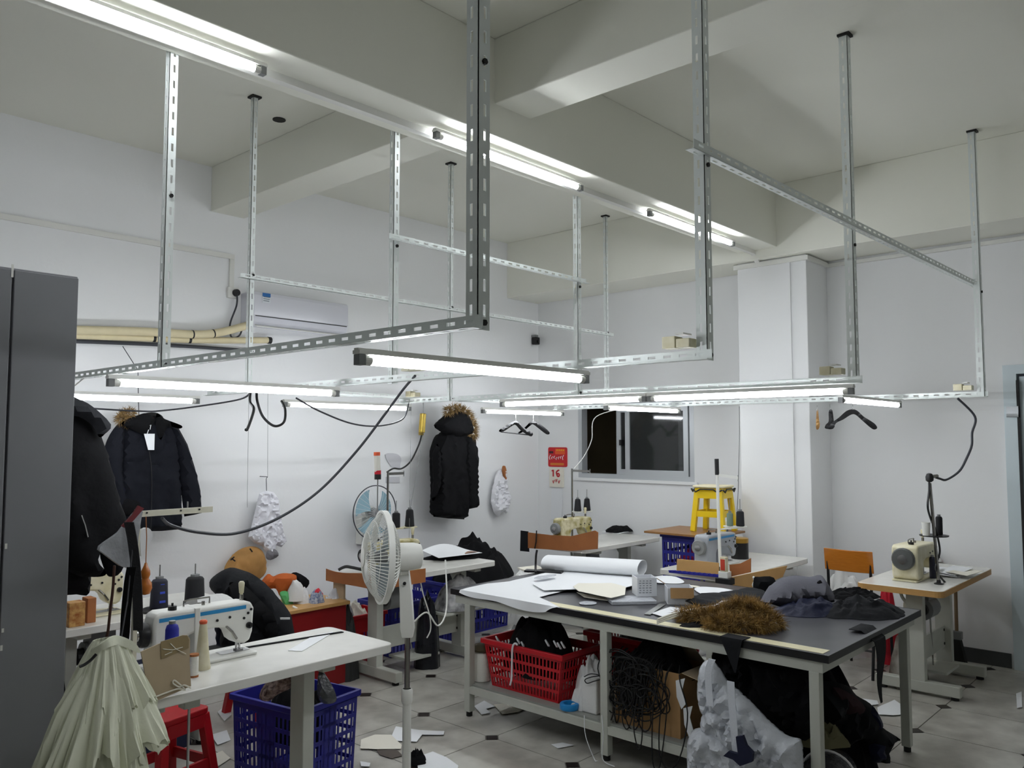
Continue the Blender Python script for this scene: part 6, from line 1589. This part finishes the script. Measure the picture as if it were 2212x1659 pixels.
MB().lathe([(.05,-.12),(.115,-.11),(.125,-.07),(.125,.07),(.115,.11),(.05,.12)], 26, Mx_).build('roll_body', mat('black_film_roll',(44,44,46),.2,bump=.9,bscale=40), rb, smooth=True)
MB().tube([Mx_ @ Vector((.127*cos(2*pi*i/30), .127*sin(2*pi*i/30), .0)) for i in range(31)], .006, 5).build('binding_cord', WHITEF, rb)
q = Vector((4.10,1.66,0))
heap(q.x, q.y, .25, .13, .07, .06, seed=117, rot=RA, na=30, nr=10).build('khaki_cloth', mat('khaki_cloth',(104,100,72),.8), label='khaki cloth scrap on the black film roll', cat='fabric', smooth=True)

# ================================================================== RIGHT SIDE FLOOR AND TABLE ITEMS
a = pt(2060, 1240, Z=HT)
t = thing('paper_pile', 'grey and white papers fanned on the wood-edged table', 'paper', (a.x, a.y, HT))
for k in range(5):
    r_ = random.Random(k); dx, dy, an = r_.uniform(-.08,.1), r_.uniform(-.1,.06), r_.uniform(-.5,.5)
    M_ = Matrix.Translation((a.x+dx, a.y+dy, HT+.004+.006*k)) @ Matrix.Rotation(an, 4, 'Z')
    MB().sheet(lambda u, v: M_ @ Vector((-.16+.32*u, -.07+.14*v, .02*u*(k % 2)+.012*v*(1-u))), 5, 4, .002).build('sheet', PAPER if k % 2 else PAPERC, t, smooth=True)
q = pt(1990, 1222, Z=HT)
heap(q.x+.35, q.y+.05, HT, .12, .1, .09, seed=121, ridge=.03).build('white_cloth', WHITEF, label='crumpled white cloth behind the boxy cream machine', cat='cloth', smooth=True)
heap(6.92, 2.60, 0, .17, .2, .60, seed=122, power=4, folds=16).build('white_pile', WHITEF, label='pile of folded white cloth on floor behind the orange chair', cat='cloth', smooth=True)
heap(6.35, 1.95, .0, .18, .12, .34, seed=123, power=3).build('brown_sack', mat('brown_sack',(78,66,54),.8,rgb2=(150,146,138),vscale=8), label='brown and white sack under the wood-edged table', cat='sack', smooth=True)
heap(6.84, 2.24, .0, .08, .08, .56, seed=124, power=4).build('red_bag', REDF, label='red bag between the chair and wood-edged table', cat='bag', smooth=True)
q = pt(1860, 1440, Z=.0)
MB().sheet(lambda u, v: (6.62+.10*u, 2.06-.10*u+.01*sin(v*4), .02+.50*v), 4, 6, .004).build('paper_board', PAPERC, label='large pale paper board leaning below the wood-edged table', cat='board', smooth=True)
# dustpan and broom at the wall
bq = pt(2092, 1428, Z=0)
br = thing('broom', 'worn broom with a brown handle leaning on the door wall', 'broom', (7.1, bq.y, 0))
by_ = pt(2080, 1420, X=7.15).y
MB().cyl((7.12, by_+.03, .22), (7.25, by_+.06, .62), .013, n=8).build('handle', mat('dull_wood_handle',(120,98,70),.6), br)
MB().prism([(by_-.04,.0),(by_+.08,.0),(by_+.06,.2),(by_+.0,.2)], 7.08, 7.14, Matrix(((0,0,1,0),(1,0,0,0),(0,1,0,0),(0,0,0,1)))).build('bristles', mat('dark_bristles',(40,40,38),.9,bump=.6,bscale=90,stretch=(1,30,1)), br)
MB().box(7.085, by_-.01, .2, 7.135, by_+.07, .26).build('head', GREYP, br, bevel=.004)
dp_ = thing('dustpan', 'white dustpan leaning behind the wood-edged table legs', 'dustpan', (7.0, by_+.12, 0))
MB().sheet(lambda u, v: (7.02+.03*v+.12*0, by_+.06+.14*u, .03+.30*v), 3, 5, .006).build('pan', WHITEP, dp_)
MB().cyl((7.05, by_+.13, .33), (7.09, by_+.13, .5), .01, n=8).build('handle', KRAFTD, dp_)

# ================================================================== PAPER SCRAPS ON THE FLOOR
def scrap(pxs, label, m=None, z=.001, wave=.006, seed=0):
    return lay(pxs, label, m or PAPER, 'paper_scrap', z=z, th=.0015, wave=wave, seed=seed, cat='paper scrap', group='paper scraps on the floor')
scrap([(846,1592),(855,1572),(905,1580),(960,1582),(958,1590),(912,1590),(900,1605),(848,1602)], 'white cut paper with a long tail between fan and cutting table', seed=1)
scrap([(780,1600),(810,1590),(845,1590),(868,1612),(866,1620),(815,1622),(778,1620)], 'torn pale paper sheet beside the blue crate and fan', PAPERC, seed=2)
scrap([(900,1640),(935,1626),(965,1640),(990,1658),(985,1680),(905,1680)], 'large white paper beside the foot of the pedestal fan', seed=3)
scrap([(810,1618),(830,1612),(860,1624),(870,1634),(845,1640),(820,1632)], 'brown grey fabric scrap near the fan pole', mat('taupe_scrap',(86,78,72),.8), seed=4, wave=.003)
scrap([(1024,1528),(1046,1516),(1070,1528),(1050,1534),(1060,1542),(1040,1546)], 'small folded white paper under the shelf end', seed=5)
scrap([(1066,1524),(1100,1520),(1140,1530),(1120,1540),(1085,1545)], 'crumpled pale paper in the shadow under the shelf', PAPERC, seed=6)
scrap([(1895,1532),(1932,1514),(1970,1540),(1955,1545),(1930,1548),(1898,1546)], 'white paper square beside the black clothes and table leg', seed=7)
scrap([(1850,1510),(1895,1516),(1898,1524),(1860,1528)], 'white paper strip under the door end of cutting table', seed=8)
scrap([(470,1540),(495,1520),(500,1545),(485,1560)], 'small white paper between stool and blue crate', seed=9)
scrap([(455,1590),(490,1580),(498,1600),(470,1612)], 'curled white paper near the pedal rod', seed=10)
scrap([(445,1640),(480,1625),(498,1640),(470,1659)], 'torn white paper beside the red stool', PAPERC, seed=11)
scrap([(700,1440),(750,1440),(770,1450),(730,1458),(690,1452)], 'long pale paper under the fan table foot', PAPERC, seed=12)
scrap([(905,1405),(960,1392),(1010,1390),(985,1402),(930,1412)], 'flattened pale bag beneath the fan table beam', PAPERC, seed=13)
scrap([(2195,1500),(2207,1495),(2208,1530),(2197,1532)], 'tiny white scrap on the floor by the door', seed=14)
scrap([(1190,1610),(1215,1606),(1240,1612),(1205,1618)], 'thin white sliver under the cutting table shelf', seed=15)
scrap([(640,1450),(690,1452),(700,1462),(650,1470)], 'pale paper scrap behind the leg beside the blue crate', seed=16)
scrap([(778,1648),(800,1652),(798,1659),(780,1658)], 'small white strip near the crate corner', seed=17)
q = pt(900, 1648, Z=0)
heap(q.x, q.y, .004, .05, .06, .05, seed=131, na=28, nr=9).build('black_scrap', BLACKF, label='small crumpled black cloth at the foot of the fan', cat='cloth', smooth=True)
